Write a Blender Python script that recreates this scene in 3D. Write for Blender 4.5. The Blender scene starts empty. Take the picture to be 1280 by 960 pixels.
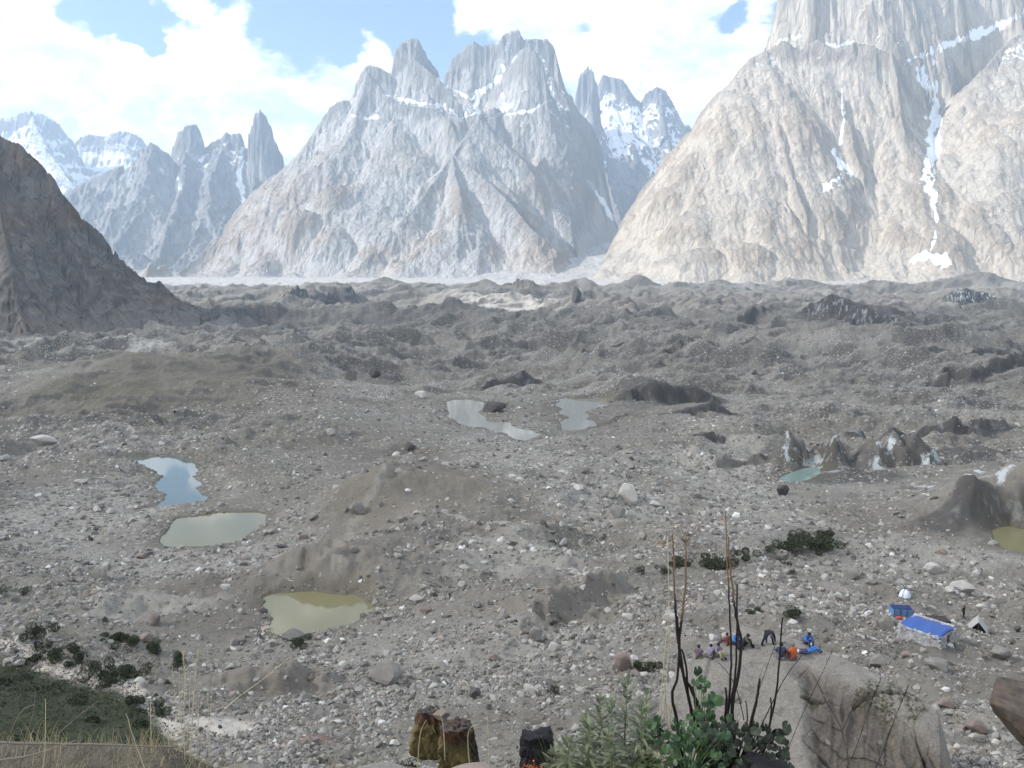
import bpy, bmesh, math, random
import numpy as np
from mathutils import Vector, Matrix, Euler
random.seed(7); RNG = np.random.default_rng(11)
scn = bpy.context.scene
# ------------------------------------------------------------------ camera
PITCH = math.radians(7.75); F = 1065.0
cd = bpy.data.cameras.new('camera'); cam = bpy.data.objects.new('camera', cd)
scn.collection.objects.link(cam); scn.camera = cam
cd.sensor_width = 36; cd.lens = 36 * F / 1280; cd.clip_start = 0.05; cd.clip_end = 60000
cam.rotation_euler = (math.radians(90) - PITCH, 0, 0); cam.location = (0, 0, 0)
# ------------------------------------------------------------------ light
SUN = Vector((-0.88, -0.08, 0.64)).normalized()
wd = bpy.data.worlds.new('World'); scn.world = wd; wd.use_nodes = True
sd = bpy.data.lights.new('sun', 'SUN'); sun = bpy.data.objects.new('sun', sd); scn.collection.objects.link(sun)
sd.energy = 4.6; sd.angle = math.radians(0.55); sd.color = (1.0, 0.955, 0.90)
sun.rotation_euler = SUN.to_track_quat('Z', 'Y').to_euler()
SKY_STRENGTH = 0.14
CLOUD_LIGHT = (10.6, 10.6, 10.5)
HAZE_DENSITY = 5.8e-5
HAZE_COLOR = (0.59, 0.78, 1.0)
scn.view_settings.view_transform = 'Standard'; scn.view_settings.look = 'None'
scn.view_settings.exposure = 0.82; scn.view_settings.gamma = 1.0
scn.view_settings.use_curve_mapping = False
cy = scn.cycles
cy.use_denoising = True
try: cy.denoiser = 'OPENIMAGEDENOISE'
except Exception: pass
cy.max_bounces = 5; cy.diffuse_bounces = 2; cy.glossy_bounces = 2; cy.transmission_bounces = 2
cy.transparent_max_bounces = 6; cy.volume_bounces = 0; cy.caustics_reflective = False; cy.caustics_refractive = False
cy.use_adaptive_sampling = True; cy.adaptive_threshold = 0.02

import time as _t
_T0=_t.time()
def tick(n): print('TICK',n,round(_t.time()-_T0,1))
# ------------------------------------------------------------------ node helper
class NT:
    def __init__(s, nt): s.nt = nt; s.L = nt.links
    def n(s, t, **k):
        x = s.nt.nodes.new(t)
        for a, v in k.items():
            if a.startswith('i_'):
                x.inputs[a[2:].replace('_', ' ')].default_value = v
            else: setattr(x, a, v)
        return x
    def link(s, a, b): s.L.new(a, b)
    def inp(s, node, idx, v):
        if hasattr(v, 'is_output') or isinstance(v, bpy.types.NodeSocket): s.L.new(v, node.inputs[idx])
        else: node.inputs[idx].default_value = v
    def math(s, op, a, b=0.0, c=0.0, clamp=False):
        m = s.n('ShaderNodeMath', operation=op); m.use_clamp = clamp
        s.inp(m, 0, a); s.inp(m, 1, b); s.inp(m, 2, c); return m.outputs[0]
    def vmath(s, op, a, b=(0, 0, 0)):
        m = s.n('ShaderNodeVectorMath', operation=op); s.inp(m, 0, a); s.inp(m, 1, b)
        return m.outputs['Value'] if op in ('DOT_PRODUCT', 'LENGTH', 'DISTANCE') else m.outputs[0]
    def step(s, v, a, b, lo=0.0, hi=1.0):
        m = s.n('ShaderNodeMapRange', interpolation_type='SMOOTHSTEP')
        s.inp(m, 0, v); m.inputs[1].default_value = a; m.inputs[2].default_value = b
        m.inputs[3].default_value = lo; m.inputs[4].default_value = hi; return m.outputs[0]
    def mix(s, f, a, b, blend='MIX'):
        m = s.n('ShaderNodeMix', data_type='RGBA', blend_type=blend)
        s.inp(m, 0, f)
        for i, v in ((6, a), (7, b)):
            if isinstance(v, tuple) and len(v) == 3: v = (*v, 1)
            s.inp(m, i, v)
        return m.outputs[2]
    def noise(s, vec, scale, detail=4, rough=0.55, dist=0.0):
        x = s.n('ShaderNodeTexNoise'); s.inp(x, 'Vector', vec)
        x.inputs['Scale'].default_value = scale; x.inputs['Detail'].default_value = detail
        x.inputs['Roughness'].default_value = rough; x.inputs['Distortion'].default_value = dist
        return x.outputs['Fac']
    def voro(s, vec, scale, feature='F1', out='Distance'):
        x = s.n('ShaderNodeTexVoronoi', feature=feature); s.inp(x, 'Vector', vec)
        x.inputs['Scale'].default_value = scale; return x.outputs[out]
    def scale(s, vec, sc):
        m = s.n('ShaderNodeMapping'); s.inp(m, 'Vector', vec); m.inputs['Scale'].default_value = sc
        return m.outputs[0]
    def attr(s, name, out='Fac'):
        return s.n('ShaderNodeAttribute', attribute_name=name).outputs[out]
    def bump(s, h, strength, dist, prev=None):
        b = s.n('ShaderNodeBump'); s.inp(b, 'Height', h); b.inputs['Strength'].default_value = strength
        b.inputs['Distance'].default_value = dist
        if prev is not None: s.L.new(prev, b.inputs['Normal'])
        return b.outputs[0]

def material(name, rough=0.9, spec=0.2):
    m = bpy.data.materials.new(name); m.use_nodes = True
    t = NT(m.node_tree); b = m.node_tree.nodes['Principled BSDF']
    b.inputs['Roughness'].default_value = rough; b.inputs['Specular IOR Level'].default_value = spec
    return m, t, b
def set_col(t, b, v):
    if isinstance(v, tuple): b.inputs['Base Color'].default_value = (*v[:3], 1)
    else: t.link(v, b.inputs['Base Color'])
def pos(t): return t.n('ShaderNodeNewGeometry').outputs['Position']

# ------------------------------------------------------------------ pixel <-> world (photo pixels, 1280x960)
cp, sp = math.cos(PITCH), math.sin(PITCH)
def ray(px, py):
    x = (px - 640) / F; u = (480 - py) / F
    return np.array([x, cp + u * sp, -sp + u * cp])
def W(px, py, D):                      # point on the pixel's ray at world distance y = D
    d = ray(px, py); return d * (D / d[1])
def Wz(px, py, z):                     # point on the pixel's ray at height z
    d = ray(px, py); return d * (z / d[2])
def proj(x, y, z):
    fw = y * cp - z * sp; up = y * sp + z * cp
    return 640 + F * x / fw, 480 - F * up / fw

# ------------------------------------------------------------------ noise
def _h(ix, iy, seed):
    h = (ix.astype(np.int64) * 374761393 + iy.astype(np.int64) * 668265263 + seed * 362437) & 0xFFFFFFFF
    h = ((h ^ (h >> 13)) * 1274126177) & 0xFFFFFFFF
    return ((h ^ (h >> 16)) & 0xFFFFFF).astype(np.float32) / 16777216.0
def vn(x, y, seed=0):                  # value noise 0..1
    fx = np.floor(x); fy = np.floor(y); u = (x - fx).astype(np.float32); v = (y - fy).astype(np.float32)
    u = u * u * u * (u * (u * 6 - 15) + 10); v = v * v * v * (v * (v * 6 - 15) + 10)
    a = _h(fx, fy, seed); b = _h(fx + 1, fy, seed); c = _h(fx, fy + 1, seed); d = _h(fx + 1, fy + 1, seed)
    return a + (b - a) * u + (c - a) * v + (a - b - c + d) * u * v
def fbm(x, y, o=4, seed=0, g=0.5):
    s = 0; a = 1; t = 0
    for i in range(o):
        s = s + a * vn(x, y, seed + i * 17); t += a; a *= g
        x, y = 1.62 * x - 1.21 * y + 3.7, 1.21 * x + 1.62 * y - 9.1
    return s / t
def ridged(x, y, o=4, seed=0, g=0.5):
    s = 0; a = 1; t = 0
    for i in range(o):
        s = s + a * (1 - np.abs(2 * vn(x, y, seed + i * 17) - 1)); t += a; a *= g
        x, y = 1.62 * x - 1.21 * y + 3.7, 1.21 * x + 1.62 * y - 9.1
    return s / t
def blur(Z, n):
    for ax in (0, 1):
        P = np.concatenate([np.repeat(np.take(Z, [0], ax), n, ax), Z, np.repeat(np.take(Z, [-1], ax), n + 1, ax)], ax); C = np.cumsum(P, ax)
        Z = (np.take(C, range(2 * n + 1, 2 * n + 1 + Z.shape[ax]), ax) - np.take(C, range(0, Z.shape[ax]), ax)) / (2 * n + 1)
    return Z
def sst(v, a, b):
    t = np.clip((v - a) / (b - a), 0, 1); return t * t * (3 - 2 * t)

# ------------------------------------------------------------------ mesh helpers
def mesh_from(name, V, Fc, mat=None, smooth=True, attrs=None, parent=None, mats=None, fmat=None):
    me = bpy.data.meshes.new(name); V = np.ascontiguousarray(V, np.float32); Fc = np.ascontiguousarray(Fc, np.int32)
    k = Fc.shape[1]
    me.vertices.add(len(V)); me.vertices.foreach_set('co', V.ravel())
    me.loops.add(Fc.size); me.loops.foreach_set('vertex_index', Fc.ravel())
    me.polygons.add(len(Fc)); me.polygons.foreach_set('loop_start', np.arange(0, Fc.size, k, dtype=np.int32))
    me.polygons.foreach_set('use_smooth', np.full(len(Fc), smooth, bool))
    if fmat is not None: me.polygons.foreach_set('material_index', np.ascontiguousarray(fmat, np.int32))
    me.update(calc_edges=True)
    for an, av in (attrs or {}).items():
        av = np.ascontiguousarray(av, np.float32)
        if av.ndim == 1:
            a = me.attributes.new(an, 'FLOAT', 'POINT'); a.data.foreach_set('value', av)
        else:
            a = me.attributes.new(an, 'FLOAT_COLOR', 'POINT')
            a.data.foreach_set('color', np.hstack([av, np.ones((len(av), 1), np.float32)]).ravel())
    o = bpy.data.objects.new(name, me); scn.collection.objects.link(o)
    for m in (mats or ([mat] if mat else [])): me.materials.append(m)
    if parent: o.parent = parent
    return o
def grid_faces(nr, nc, keep=None):
    i = np.arange(nr - 1)[:, None] * nc + np.arange(nc - 1)[None, :]
    Fq = np.stack([i, i + 1, i + nc + 1, i + nc], -1).reshape(-1, 4)
    return Fq if keep is None else Fq[keep.reshape(-1)]
def tag(o, label=None, cat=None, group=None, kind=None):
    if label: o['label'] = label
    if cat: o['category'] = cat
    if group: o['group'] = group
    if kind: o['kind'] = kind
    return o
def empty(name, loc=(0, 0, 0), rz=0):
    o = bpy.data.objects.new(name, None); scn.collection.objects.link(o); o.location = loc; o.rotation_euler = (0, 0, rz)
    o.empty_display_size = 0.2
    return o
class MB:                               # accumulates plain python geometry for one mesh
    def __init__(s): s.v = []; s.f = []; s.m = []
    def add(s, V, Fs, mi=0):
        n = len(s.v); s.v += [tuple(p) for p in V]; s.f += [tuple(i + n for i in f) for f in Fs]; s.m += [mi] * len(Fs)
    def tube(s, pts, rad, k=6, mi=0):
        n = len(pts); V = []; pts = [Vector(p) for p in pts]
        for i, p in enumerate(pts):
            d = (pts[min(i + 1, n - 1)] - pts[max(i - 1, 0)]).normalized()
            a = d.cross(Vector((0.31, 0.11, 0.94)) if abs(d.z) < 0.9 else Vector((1, 0, 0))).normalized(); b = d.cross(a)
            r = rad[i] if hasattr(rad, '__len__') else rad
            for j in range(k):
                t = 2 * math.pi * j / k; V.append(p + (a * math.cos(t) + b * math.sin(t)) * r)
        Fs = [(i * k + j, i * k + (j + 1) % k, (i + 1) * k + (j + 1) % k, (i + 1) * k + j) for i in range(n - 1) for j in range(k)]
        Fs += [tuple(range(k))[::-1], tuple((n - 1) * k + j for j in range(k))]
        s.add(V, Fs, mi)
    def box(s, c, h, M=None, mi=0):
        V = [Vector((x * h[0], y * h[1], z * h[2])) for x in (-1, 1) for y in (-1, 1) for z in (-1, 1)]
        if M: V = [M @ v for v in V]
        V = [v + Vector(c) for v in V]
        s.add(V, [(0, 1, 3, 2), (4, 6, 7, 5), (0, 4, 5, 1), (2, 3, 7, 6), (0, 2, 6, 4), (1, 5, 7, 3)], mi)
    def build(s, name, mats, parent=None, smooth=False):
        me = bpy.data.meshes.new(name); me.from_pydata([tuple(v) for v in s.v], [], s.f)
        for m in (mats if isinstance(mats, (list, tuple)) else [mats]): me.materials.append(m)
        me.polygons.foreach_set('material_index', s.m); me.polygons.foreach_set('use_smooth', [smooth] * len(s.f))
        me.update(); o = bpy.data.objects.new(name, me); scn.collection.objects.link(o)
        if parent: o.parent = parent
        return o

# ------------------------------------------------------------------ sky: Nishita with procedural clouds
def build_world():
    nt = wd.node_tree; nt.nodes.clear(); t = NT(nt)
    out = t.n('ShaderNodeOutputWorld'); bg = t.n('ShaderNodeBackground'); t.link(bg.outputs[0], out.inputs[0])
    sky = t.n('ShaderNodeTexSky', sky_type='NISHITA'); sky.sun_disc = False
    sky.sun_elevation = math.asin(SUN.z); sky.sun_rotation = math.atan2(SUN.x, SUN.y)
    sky.altitude = 2500; sky.air_density = 1.0; sky.dust_density = 0.8; sky.ozone_density = 1.6
    d = t.n('ShaderNodeTexCoord').outputs['Generated']; d = t.vmath('NORMALIZE', d)
    # clouds live in directions of the sky dome; flatten them towards the horizon as real decks are
    dz = t.scale(d, (1.0, 1.0, 1.7))
    wob = t.n('ShaderNodeTexNoise'); t.link(dz, wob.inputs['Vector']); wob.inputs['Scale'].default_value = 13; wob.inputs['Detail'].default_value = 8; wob.inputs['Roughness'].default_value = .62
    dv = t.vmath('ADD', d, t.vmath('SCALE', t.vmath('SUBTRACT', wob.outputs['Color'], (0.5, 0.5, 0.5)), (0, 0, 0)))
    w2 = t.n('ShaderNodeVectorMath', operation='SCALE'); t.link(t.vmath('SUBTRACT', wob.outputs['Color'], (0.5, 0.5, 0.5)), w2.inputs[0]); w2.inputs['Scale'].default_value = 0.085
    dv = t.vmath('ADD', d, w2.outputs[0])
    def blob(px, py, rad, amp):
        v = ray(px, py); v = v / np.linalg.norm(v)
        dist = t.vmath('DISTANCE', dv, tuple(v))
        return t.math('MULTIPLY', t.step(dist, rad * 0.35, rad, 1.0, 0.0), amp)
    acc = None
    for b in [(-60, 60, .17, 1.1), (60, 75, .13, 1.2), (115, 85, .10, 1.0), (0, 150, .12, 1.0), (215, 115, .10, 1.2), (300, 90, .09, 1.0), (380, 130, .13, 1.3),
              (250, 190, .13, 1.2), (470, 75, .045, 0.8), (440, 120, .07, .8), (560, 90, .05, .0), (235, 3, .03, .8),
              (600, -8, .045, .9), (660, 5, .05, 1.0), (760, 50, .10, 1.3), (850, 40, .11, 1.3), (900, 80, .08, 1.2), (830, 110, .07, 1.0), (720, 90, .04, .7), (950, 0, .035, .7), (870, 140, .03, .9)]:
        if b[3] == 0: continue
        x = blob(*b); acc = x if acc is None else t.math('MAXIMUM', acc, x)
    for b in [(390, 20, .085, 1.3), (165, 25, .026, 1.6), (176, 55, .02, 1.5), (120, -8, .05, 1.3), (520, 30, .055, 1.3), (715, 45, .016, .6), (915, 15, .03, 1.2), (880, 5, .02, .8), (430, 60, .03, .9)]:
        acc = t.math('SUBTRACT', acc, blob(*b))
    front = t.step(t.vmath('DOT_PRODUCT', d, (0, 1, 0)), 0.55, 0.80)
    high = t.step(t.vmath('DOT_PRODUCT', d, (0, 0, 1)), 0.30, 0.40)
    front = t.math('MULTIPLY', front, t.math('SUBTRACT', 1.0, high))
    nz = t.noise(dz, 11.0, 12, 0.68, 0.3)
    a_in = t.math('ADD', acc, t.math('MULTIPLY', t.math('SUBTRACT', nz, 0.5), 2.6))
    a_out = t.math('ADD', 0.60, t.math('MULTIPLY', t.math('SUBTRACT', t.noise(dz, 3.0, 8, 0.6), 0.5), 4.0))
    m = t.n('ShaderNodeMix', data_type='FLOAT'); t.link(front, m.inputs[0]); t.link(a_out, m.inputs[2]); t.link(a_in, m.inputs[3])
    mask = t.step(m.outputs[0], 0.10, 0.85)
    puff = t.noise(dz, 16.0, 8, 0.6)
    col = t.mix(t.step(puff, 0.3, 0.75), tuple(c * v for c, v in zip(CLOUD_LIGHT, (.40, .46, .54))), CLOUD_LIGHT)
    t.link(t.mix(mask, sky.outputs[0], col), bg.inputs[0]); bg.inputs[1].default_value = SKY_STRENGTH
build_world()
# ------------------------------------------------------------------ the ground: one heightfield from the photographer's ledge to the far moraine
PB = np.array([(0.3, -1.5), (3.3, -2.14), (4.2, -2.75), (6, -3.8), (9, -5.9), (30, -20), (45, -29.6), (52, -32.6), (62, -36.2), (80, -41.5), (110, -47.5), (160, -54),
               (230, -61), (350, -71), (500, -79), (800, -88), (1300, -96), (2000, -103), (3500, -109), (5000, -112), (20000, -113)])
def B(D): return np.interp(np.log(np.maximum(D, 0.3)), np.log(PB[:, 0]), PB[:, 1])
def hit_base(px, py):
    d = ray(px, py); Ds = np.geomspace(2, 6500, 4000); z = d[2] / d[1] * Ds
    m = z < B(Ds); k = np.argmax(m) if m.any() else -1; D = Ds[k]; return d * (D / d[1])
NR, NC = 1300, 1200
Dr = np.concatenate([np.geomspace(1.0, 40, 140, endpoint=False), np.geomspace(40, 6600, NR - 140)])
Uc = np.linspace(-0.86, 0.86, NC)
GX = (Dr[:, None] * Uc[None, :]); GY = np.repeat(Dr[:, None], NC, 1)

POND_PX = {   # outline in photo pixels, depth of the water below the base ground
 'blue_pond': ([(150, 573), (200, 569), (243, 572), (249, 580), (242, 594), (256, 618), (259, 630), (246, 641), (222, 645), (196, 642), (190, 632), (203, 620), (198, 604), (204, 592), (178, 584)], 1.6),
 'grey_pond': ([(200, 665), (210, 650), (240, 644), (285, 640), (330, 640), (339, 650), (322, 664), (300, 678), (262, 682), (225, 682), (204, 680)], 1.0),
 'olive_pond': ([(327, 748), (345, 740), (380, 738), (412, 741), (450, 746), (466, 758), (458, 768), (440, 779), (405, 786), (380, 792), (350, 796), (334, 784)], 1.2),
 'far_pond': ([(552, 502), (578, 499), (605, 504), (600, 510), (606, 520), (625, 527), (655, 536), (684, 545), (664, 551), (640, 549), (615, 534), (585, 532), (562, 520)], 1.4),
 'far_right_pond': ([(694, 500), (716, 498), (758, 497), (762, 503), (748, 510), (738, 514), (735, 524), (752, 530), (722, 538), (704, 538), (708, 520), (700, 513)], 1.4),
 'ice_cliff_pond': ([(962, 602), (985, 592), (1010, 586), (1026, 584), (1020, 596), (996, 603), (975, 604)], 1.0),
 'corner_pond': ([(1235, 664), (1265, 659), (1330, 657), (1360, 670), (1330, 700), (1270, 690), (1245, 680)], 1.0),
 'small_dark_pool': ([(505, 570), (520, 570), (540, 576), (536, 581), (515, 577)], 1.0),
}
def z_level(poly, dep):
    cx = sum(p[0] for p in poly) / len(poly); cyy = sum(p[1] for p in poly) / len(poly)
    return float(hit_base(cx, cyy)[2]) - dep * 0.4

def height_raw(X, Y):
    D = np.maximum(Y, 1.0); R = np.log(D)
    z = B(D)
    amp = lambda pts: np.interp(R, np.log([p[0] for p in pts]), [p[1] for p in pts])
    z = z + (.10 + .10 * fbm(X * 2.3, D * 2, 3, 9)) * sst(X / D, -.34, -.44) * sst(D, 3.9, 3.4)      # the ledge is higher on the left
    # hummocky debris cover; faces towards the camera side melt back steeper
    wx = X + 14 * (fbm(X / 60, Y / 60, 3, 5) - .5); wy = Y + 14 * (fbm(X / 60, Y / 60, 3, 9) - .5)
    big = ridged(wx / 330, wy / 250, 3, 21, .45)
    wy2 = wy + 36 * (big - .5) * amp([(1, 0), (250, 0), (500, 1), (6000, 2.2)])
    z = z + (ridged(wx / 360, wy2 / 240, 3, 21, .45) - .62) * amp([(1, 0), (110, 0), (200, 3), (350, 16), (700, 42), (1500, 68), (3200, 105), (4200, 95), (4700, 20), (6600, 8)])
    mid = ridged(wx / 105, wy2 / 70, 4, 31, .5)
    wy3 = wy + 12 * (mid - .5) * amp([(1, 0), (120, .2), (300, 1), (6000, 2.5)])
    z = z + (ridged(wx / 105, wy3 / 70, 4, 31, .55) - .6) * amp([(1, 0), (50, .6), (100, 4.5), (180, 11), (300, 17), (500, 27), (1500, 44), (4200, 50), (4800, 5)])
    z = z + 40 * sst(D, 4150, 5000)
    z = z + (fbm(X / 26, Y / 22, 4, 41, .55) - .5) * amp([(1, .0), (4, .1), (20, 1.6), (60, 3.6), (120, 7), (300, 11), (1500, 16)])
    z = z + (fbm(X / 5.5, Y / 4.5, 4, 51, .6) - .5) * amp([(1, .08), (3, .12), (20, .5), (60, 1.5), (150, 2.4), (300, 3.2), (800, 4)])
    z = z + (ridged(X / 1.9, Y / 1.9, 2, 61, .6) - .5) * amp([(1, .04), (20, .2), (60, .45), (260, .6), (400, 0)])
    return z

HILLS = [   # crest px, py, D, radius across, radius deep, sharpness
 (505, 568, 205, 30, 34, 1.2), (478, 596, 188, 19, 20, 1.2), (456, 626, 172, 15, 17, 1.2), (437, 658, 157, 11, 13, 1.2), (420, 694, 142, 8, 9, 1.2), (548, 556, 232, 36, 22, 1.2), (610, 552, 262, 40, 24, 1.2),
 (170, 438, 560, 95, 90, 1.2), (270, 462, 520, 120, 70, 1.3), (60, 470, 520, 70, 60, 1.4), (378, 482, 480, 70, 50, 1.3), (420, 505, 420, 50, 40, 1.3),
 (745, 668, 185, 34, 18, 1.3), (875, 632, 205, 36, 24, 1.2), (980, 640, 190, 26, 22, 1.3), (690, 590, 245, 30, 20, 1.3),
 (795, 478, 520, 42, 26, 1.0), (868, 492, 500, 46, 24, 1.0), (905, 545, 360, 30, 16, 1.0),
 (1055, 385, 1500, 150, 70, 1.0), (1010, 540, 380, 34, 28, 1.1), (1130, 548, 370, 44, 24, 1.1),
 (640, 465, 640, 52, 30, 1.1), (605, 349, 3100, 130, 100, .8), (345, 366, 2600, 120, 90, .9), (505, 361, 2900, 140, 90, .9), (700, 363, 2900, 90, 80, .9), (800, 347, 3400, 100, 90, .8), (850, 358, 3100, 100, 80, .9),
 (730, 351, 3400, 90, 80, .8), (300, 360, 3000, 150, 90, .9), (900, 356, 3600, 160, 90, .9), (1000, 352, 3700, 200, 90, .9), (480, 353, 3500, 130, 90, .85), (1090, 351, 3600, 160, 90, .9), (955, 365, 2400, 110, 90, .9), (1225, 347, 3300, 240, 150, 1.0), (1130, 362, 2600, 150, 90, .9), (415, 358, 3200, 130, 90, .9), (560, 366, 2500, 90, 80, .9), (640, 378, 2200, 90, 60, 1.), (240, 384, 1900, 90, 60, 1.0)]
def add_hills(X, Y, z):
    A = np.zeros_like(z); K = np.zeros_like(z)
    for px, py, D, rx, ry, q in HILLS:
        if D > 2300: py -= 4.5; rx *= 1.3
        p = W(px, py, D); h = p[2] - float(B(D)) - 1.0
        if h <= 0: continue
        dx = (X - p[0]) / rx; dy = (Y - p[1]) / ry
        m = (np.abs(dx) < 3.6) & (np.abs(dy) < 3.6)
        if not m.any(): continue
        d = np.sqrt(dx[m] ** 2 + dy[m] ** 2) * (1 + .5 * (fbm(X[m] / rx * 1.3, Y[m] / rx * 1.3, 3, int(px)) - .5))
        k = 1 / (1 + (d ** (1.6 * q)) * 1.5); k = k * sst(d, 2.6, 1.2)
        A[m] = np.maximum(A[m], k * h); K[m] = np.maximum(K[m], np.clip(k * 1.5, 0, 1))
    b0 = B(Y); return b0 + (z - b0) * (1 - .55 * K) + A
SCARPS = [  # px1,py1,px2,py2 (foot of the face), height m, back width m, ice 0..1
 (345, 413, 450, 432, 9, 40, 0), (365, 386, 445, 380, 22, 90, .35), (445, 392, 520, 386, 22, 90, .45), (595, 480, 670, 476, 9, 30, .1), (600, 515, 632, 514, 3, 8, 0),
 (425, 468, 448, 474, 7, 25, 0), (765, 508, 900, 504, 9, 30, .05), (835, 522, 912, 516, 8, 25, .05), (870, 560, 905, 556, 4, 12, 0), (715, 508, 760, 512, 3, 9, 0), (745, 528, 780, 520, 5, 14, 0),
 (925, 412, 960, 410, 12, 40, 0), (1000, 408, 1110, 414, 30, 80, .3), (1060, 420, 1125, 432, 16, 50, .5), (930, 470, 1010, 458, 8, 30, .85), (1120, 415, 1180, 420, 14, 50, .2), (1190, 385, 1250, 384, 26, 90, .9),
 (972, 588, 1045, 592, 16, 28, .5), (1095, 590, 1175, 588, 13, 24, .65), (1170, 612, 1245, 602, 7, 15, .6), (1240, 615, 1340, 622, 7, 15, .5), (1060, 560, 1140, 556, 7, 22, .2), (1150, 552, 1290, 545, 8, 24, .15), (900, 590, 960, 585, 5, 18, 0), (1015, 618, 1140, 606, 8, 15, .05), (1130, 640, 1215, 668, 5.5, 10, .05), (1210, 668, 1340, 660, 4, 9, .12),
 (965, 618, 990, 625, 3, 8, 0), (1150, 450, 1280, 445, 12, 50, .1), (500, 582, 545, 588, 2.5, 7, 0), (335, 655, 350, 640, 3, 10, 0), (235, 612, 300, 612, 2, 8, 0), (480, 655, 500, 640, 1.5, 6, 0),
 (340, 735, 465, 740, 3.0, 10, 0), (690, 790, 790, 755, 3.5, 9, 0), (560, 800, 660, 800, 1.6, 8, 0), (270, 862, 440, 850, 3, 10, 0), (650, 372, 700, 385, 26, 60, .1), (1170, 475, 1290, 470, 9, 40, .0), (820, 445, 900, 440, 7, 35, 0), (250, 398, 330, 396, 8, 40, 0), (470, 425, 560, 420, 9, 45, 0), (700, 432, 780, 430, 9, 40, 0)]
def add_scarps(X, Y, z):
    ice = np.zeros_like(z); face = np.zeros_like(z)
    for i, (x1, y1, x2, y2, h, bw, ic) in enumerate(SCARPS):
        a = hit_base(x1, y1)[:2]; b = hit_base(x2, y2)[:2]; L = np.linalg.norm(b - a); t0 = (b - a) / L
        n = np.array([-t0[1], t0[0]]);
        if n[1] < 0: n = -n
        t = ((X - a[0]) * t0[0] + (Y - a[1]) * t0[1]) / L; s = (X - a[0]) * n[0] + (Y - a[1]) * n[1]
        m = (t > -.35) & (t < 1.35) & (s > -h * 3) & (s < bw * 4)
        if not m.any(): continue
        tm = t[m]; sm = s[m]; Xm = X[m]; Ym = Y[m]
        wig = (fbm(Xm / (L * .22), Ym / (L * .22), 3, 100 + i) - .5) * L * .28 + (ridged(Xm / (h * .9), Ym / (h * .9), 2, 300 + i) - .5) * h * np.where(a[1] < 230, .15, .4)
        sm = sm + wig
        tap = sst(tm, -.3, .25) * sst(tm, 1.3, .75) * (.6 + .8 * (fbm(tm * 4, tm * 0, 2, 200 + i)))
        run = h * (.55 if a[1] > 230 else 1.15)
        up = sst(sm, -run * .3, run) ; dn = np.exp(-np.clip(sm - run, 0, None) / bw)
        z[m] += h * up * dn * tap
        f = sst(sm, -run * .6, 0) * sst(sm, run * 1.5, run * .9) * np.clip(tap * 1.4, 0, 1)
        face[m] = np.maximum(face[m], f); ice[m] = np.maximum(ice[m], f * ic)
    return z, ice, face
def poly_sd(X, Y, P):
    P = np.asarray(P); d = np.full(X.shape, 1e9); ins = np.zeros(X.shape, bool)
    for i in range(len(P)):
        a = P[i]; b = P[(i + 1) % len(P)]; e = b - a
        wx = X - a[0]; wy = Y - a[1]; t = np.clip((wx * e[0] + wy * e[1]) / (e @ e), 0, 1)
        d = np.minimum(d, np.hypot(wx - e[0] * t, wy - e[1] * t))
        c = ((a[1] > Y) != (b[1] > Y)) & (X < (b[0] - a[0]) * (Y - a[1]) / (b[1] - a[1] + 1e-12) + a[0])
        ins ^= c
    return np.where(ins, -d, d)
PONDS = {}
def add_ponds(X, Y, z):
    shore = np.full(z.shape, 99.0)
    for name, (poly, dep) in POND_PX.items():
        zl = z_level(poly, dep); P = np.array([Wz(px, py, zl)[:2] for px, py in poly])
        # round the outline a little
        Q = []
        for i in range(len(P)):
            a, b = P[i], P[(i + 1) % len(P)]; Q += [a * .75 + b * .25, a * .25 + b * .75]
        P = np.array(Q); PONDS[name] = (P, zl)
        lo = P.min(0); hi = P.max(0); S = max(6.0, 0.07 * lo[1])
        m = (X > lo[0] - 4 * S) & (X < hi[0] + 4 * S) & (Y > lo[1] - 4 * S) & (Y < hi[1] + 4 * S)
        if not m.any(): continue
        d = poly_sd(X[m], Y[m], P) + (fbm(X[m] / (S * .5), Y[m] / (S * .5), 3, 77) - .5) * S * .35
        near = 1 - sst(Y[m], P[:, 1].mean() - S, P[:, 1].mean() + S)
        n0 = z[m]; cap = zl + .10 + (.42 - .32 * near) * np.clip(d, 0, None)
        w = sst(d, 0, S * (.5 + 1.7 * near)); low = zl + .25; v = np.where(n0 > cap, cap + (n0 - cap) * w, n0 + np.maximum(low - n0, 0) * (1 - sst(d, S * .3, S)))
        lim = np.minimum(v, zl + .10 * np.clip(d, 0, None) + .12 + np.maximum(0, d - S * 2.5) * .25); v = v + (lim - v) * near * (1 - sst(d, S * 2.0, S * 3.8))
        v = np.where(d < 0, zl - .15 + np.maximum(d * .3, -2.5), np.where(d < S, np.maximum(v, zl + .04 + .03 * np.clip(d, 0, 5)), v))
        z[m] = v; shore[m] = np.minimum(shore[m], d / S)
    return z, shore
GZ = height_raw(GX, GY); GZ = add_hills(GX, GY, GZ); GZ, ICE, FACE = add_scarps(GX, GY, GZ); GZ, SHORE = add_ponds(GX, GY, GZ)
lD0 = None
def gz(x, y, A=None):
    A = GZ if A is None else A
    y = np.atleast_1d(np.asarray(y, float)); x = np.atleast_1d(np.asarray(x, float))
    r = np.interp(y, Dr, np.arange(NR)); c = (x / y - Uc[0]) / (Uc[1] - Uc[0])
    r0 = np.clip(r.astype(int), 0, NR - 2); c0 = np.clip(c.astype(int), 0, NC - 2); fr = np.clip(r - r0, 0, 1); fc = np.clip(c - c0, 0, 1)
    return (A[r0, c0] * (1 - fr) * (1 - fc) + A[r0 + 1, c0] * fr * (1 - fc) + A[r0, c0 + 1] * (1 - fr) * fc + A[r0 + 1, c0 + 1] * fr * fc)
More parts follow.
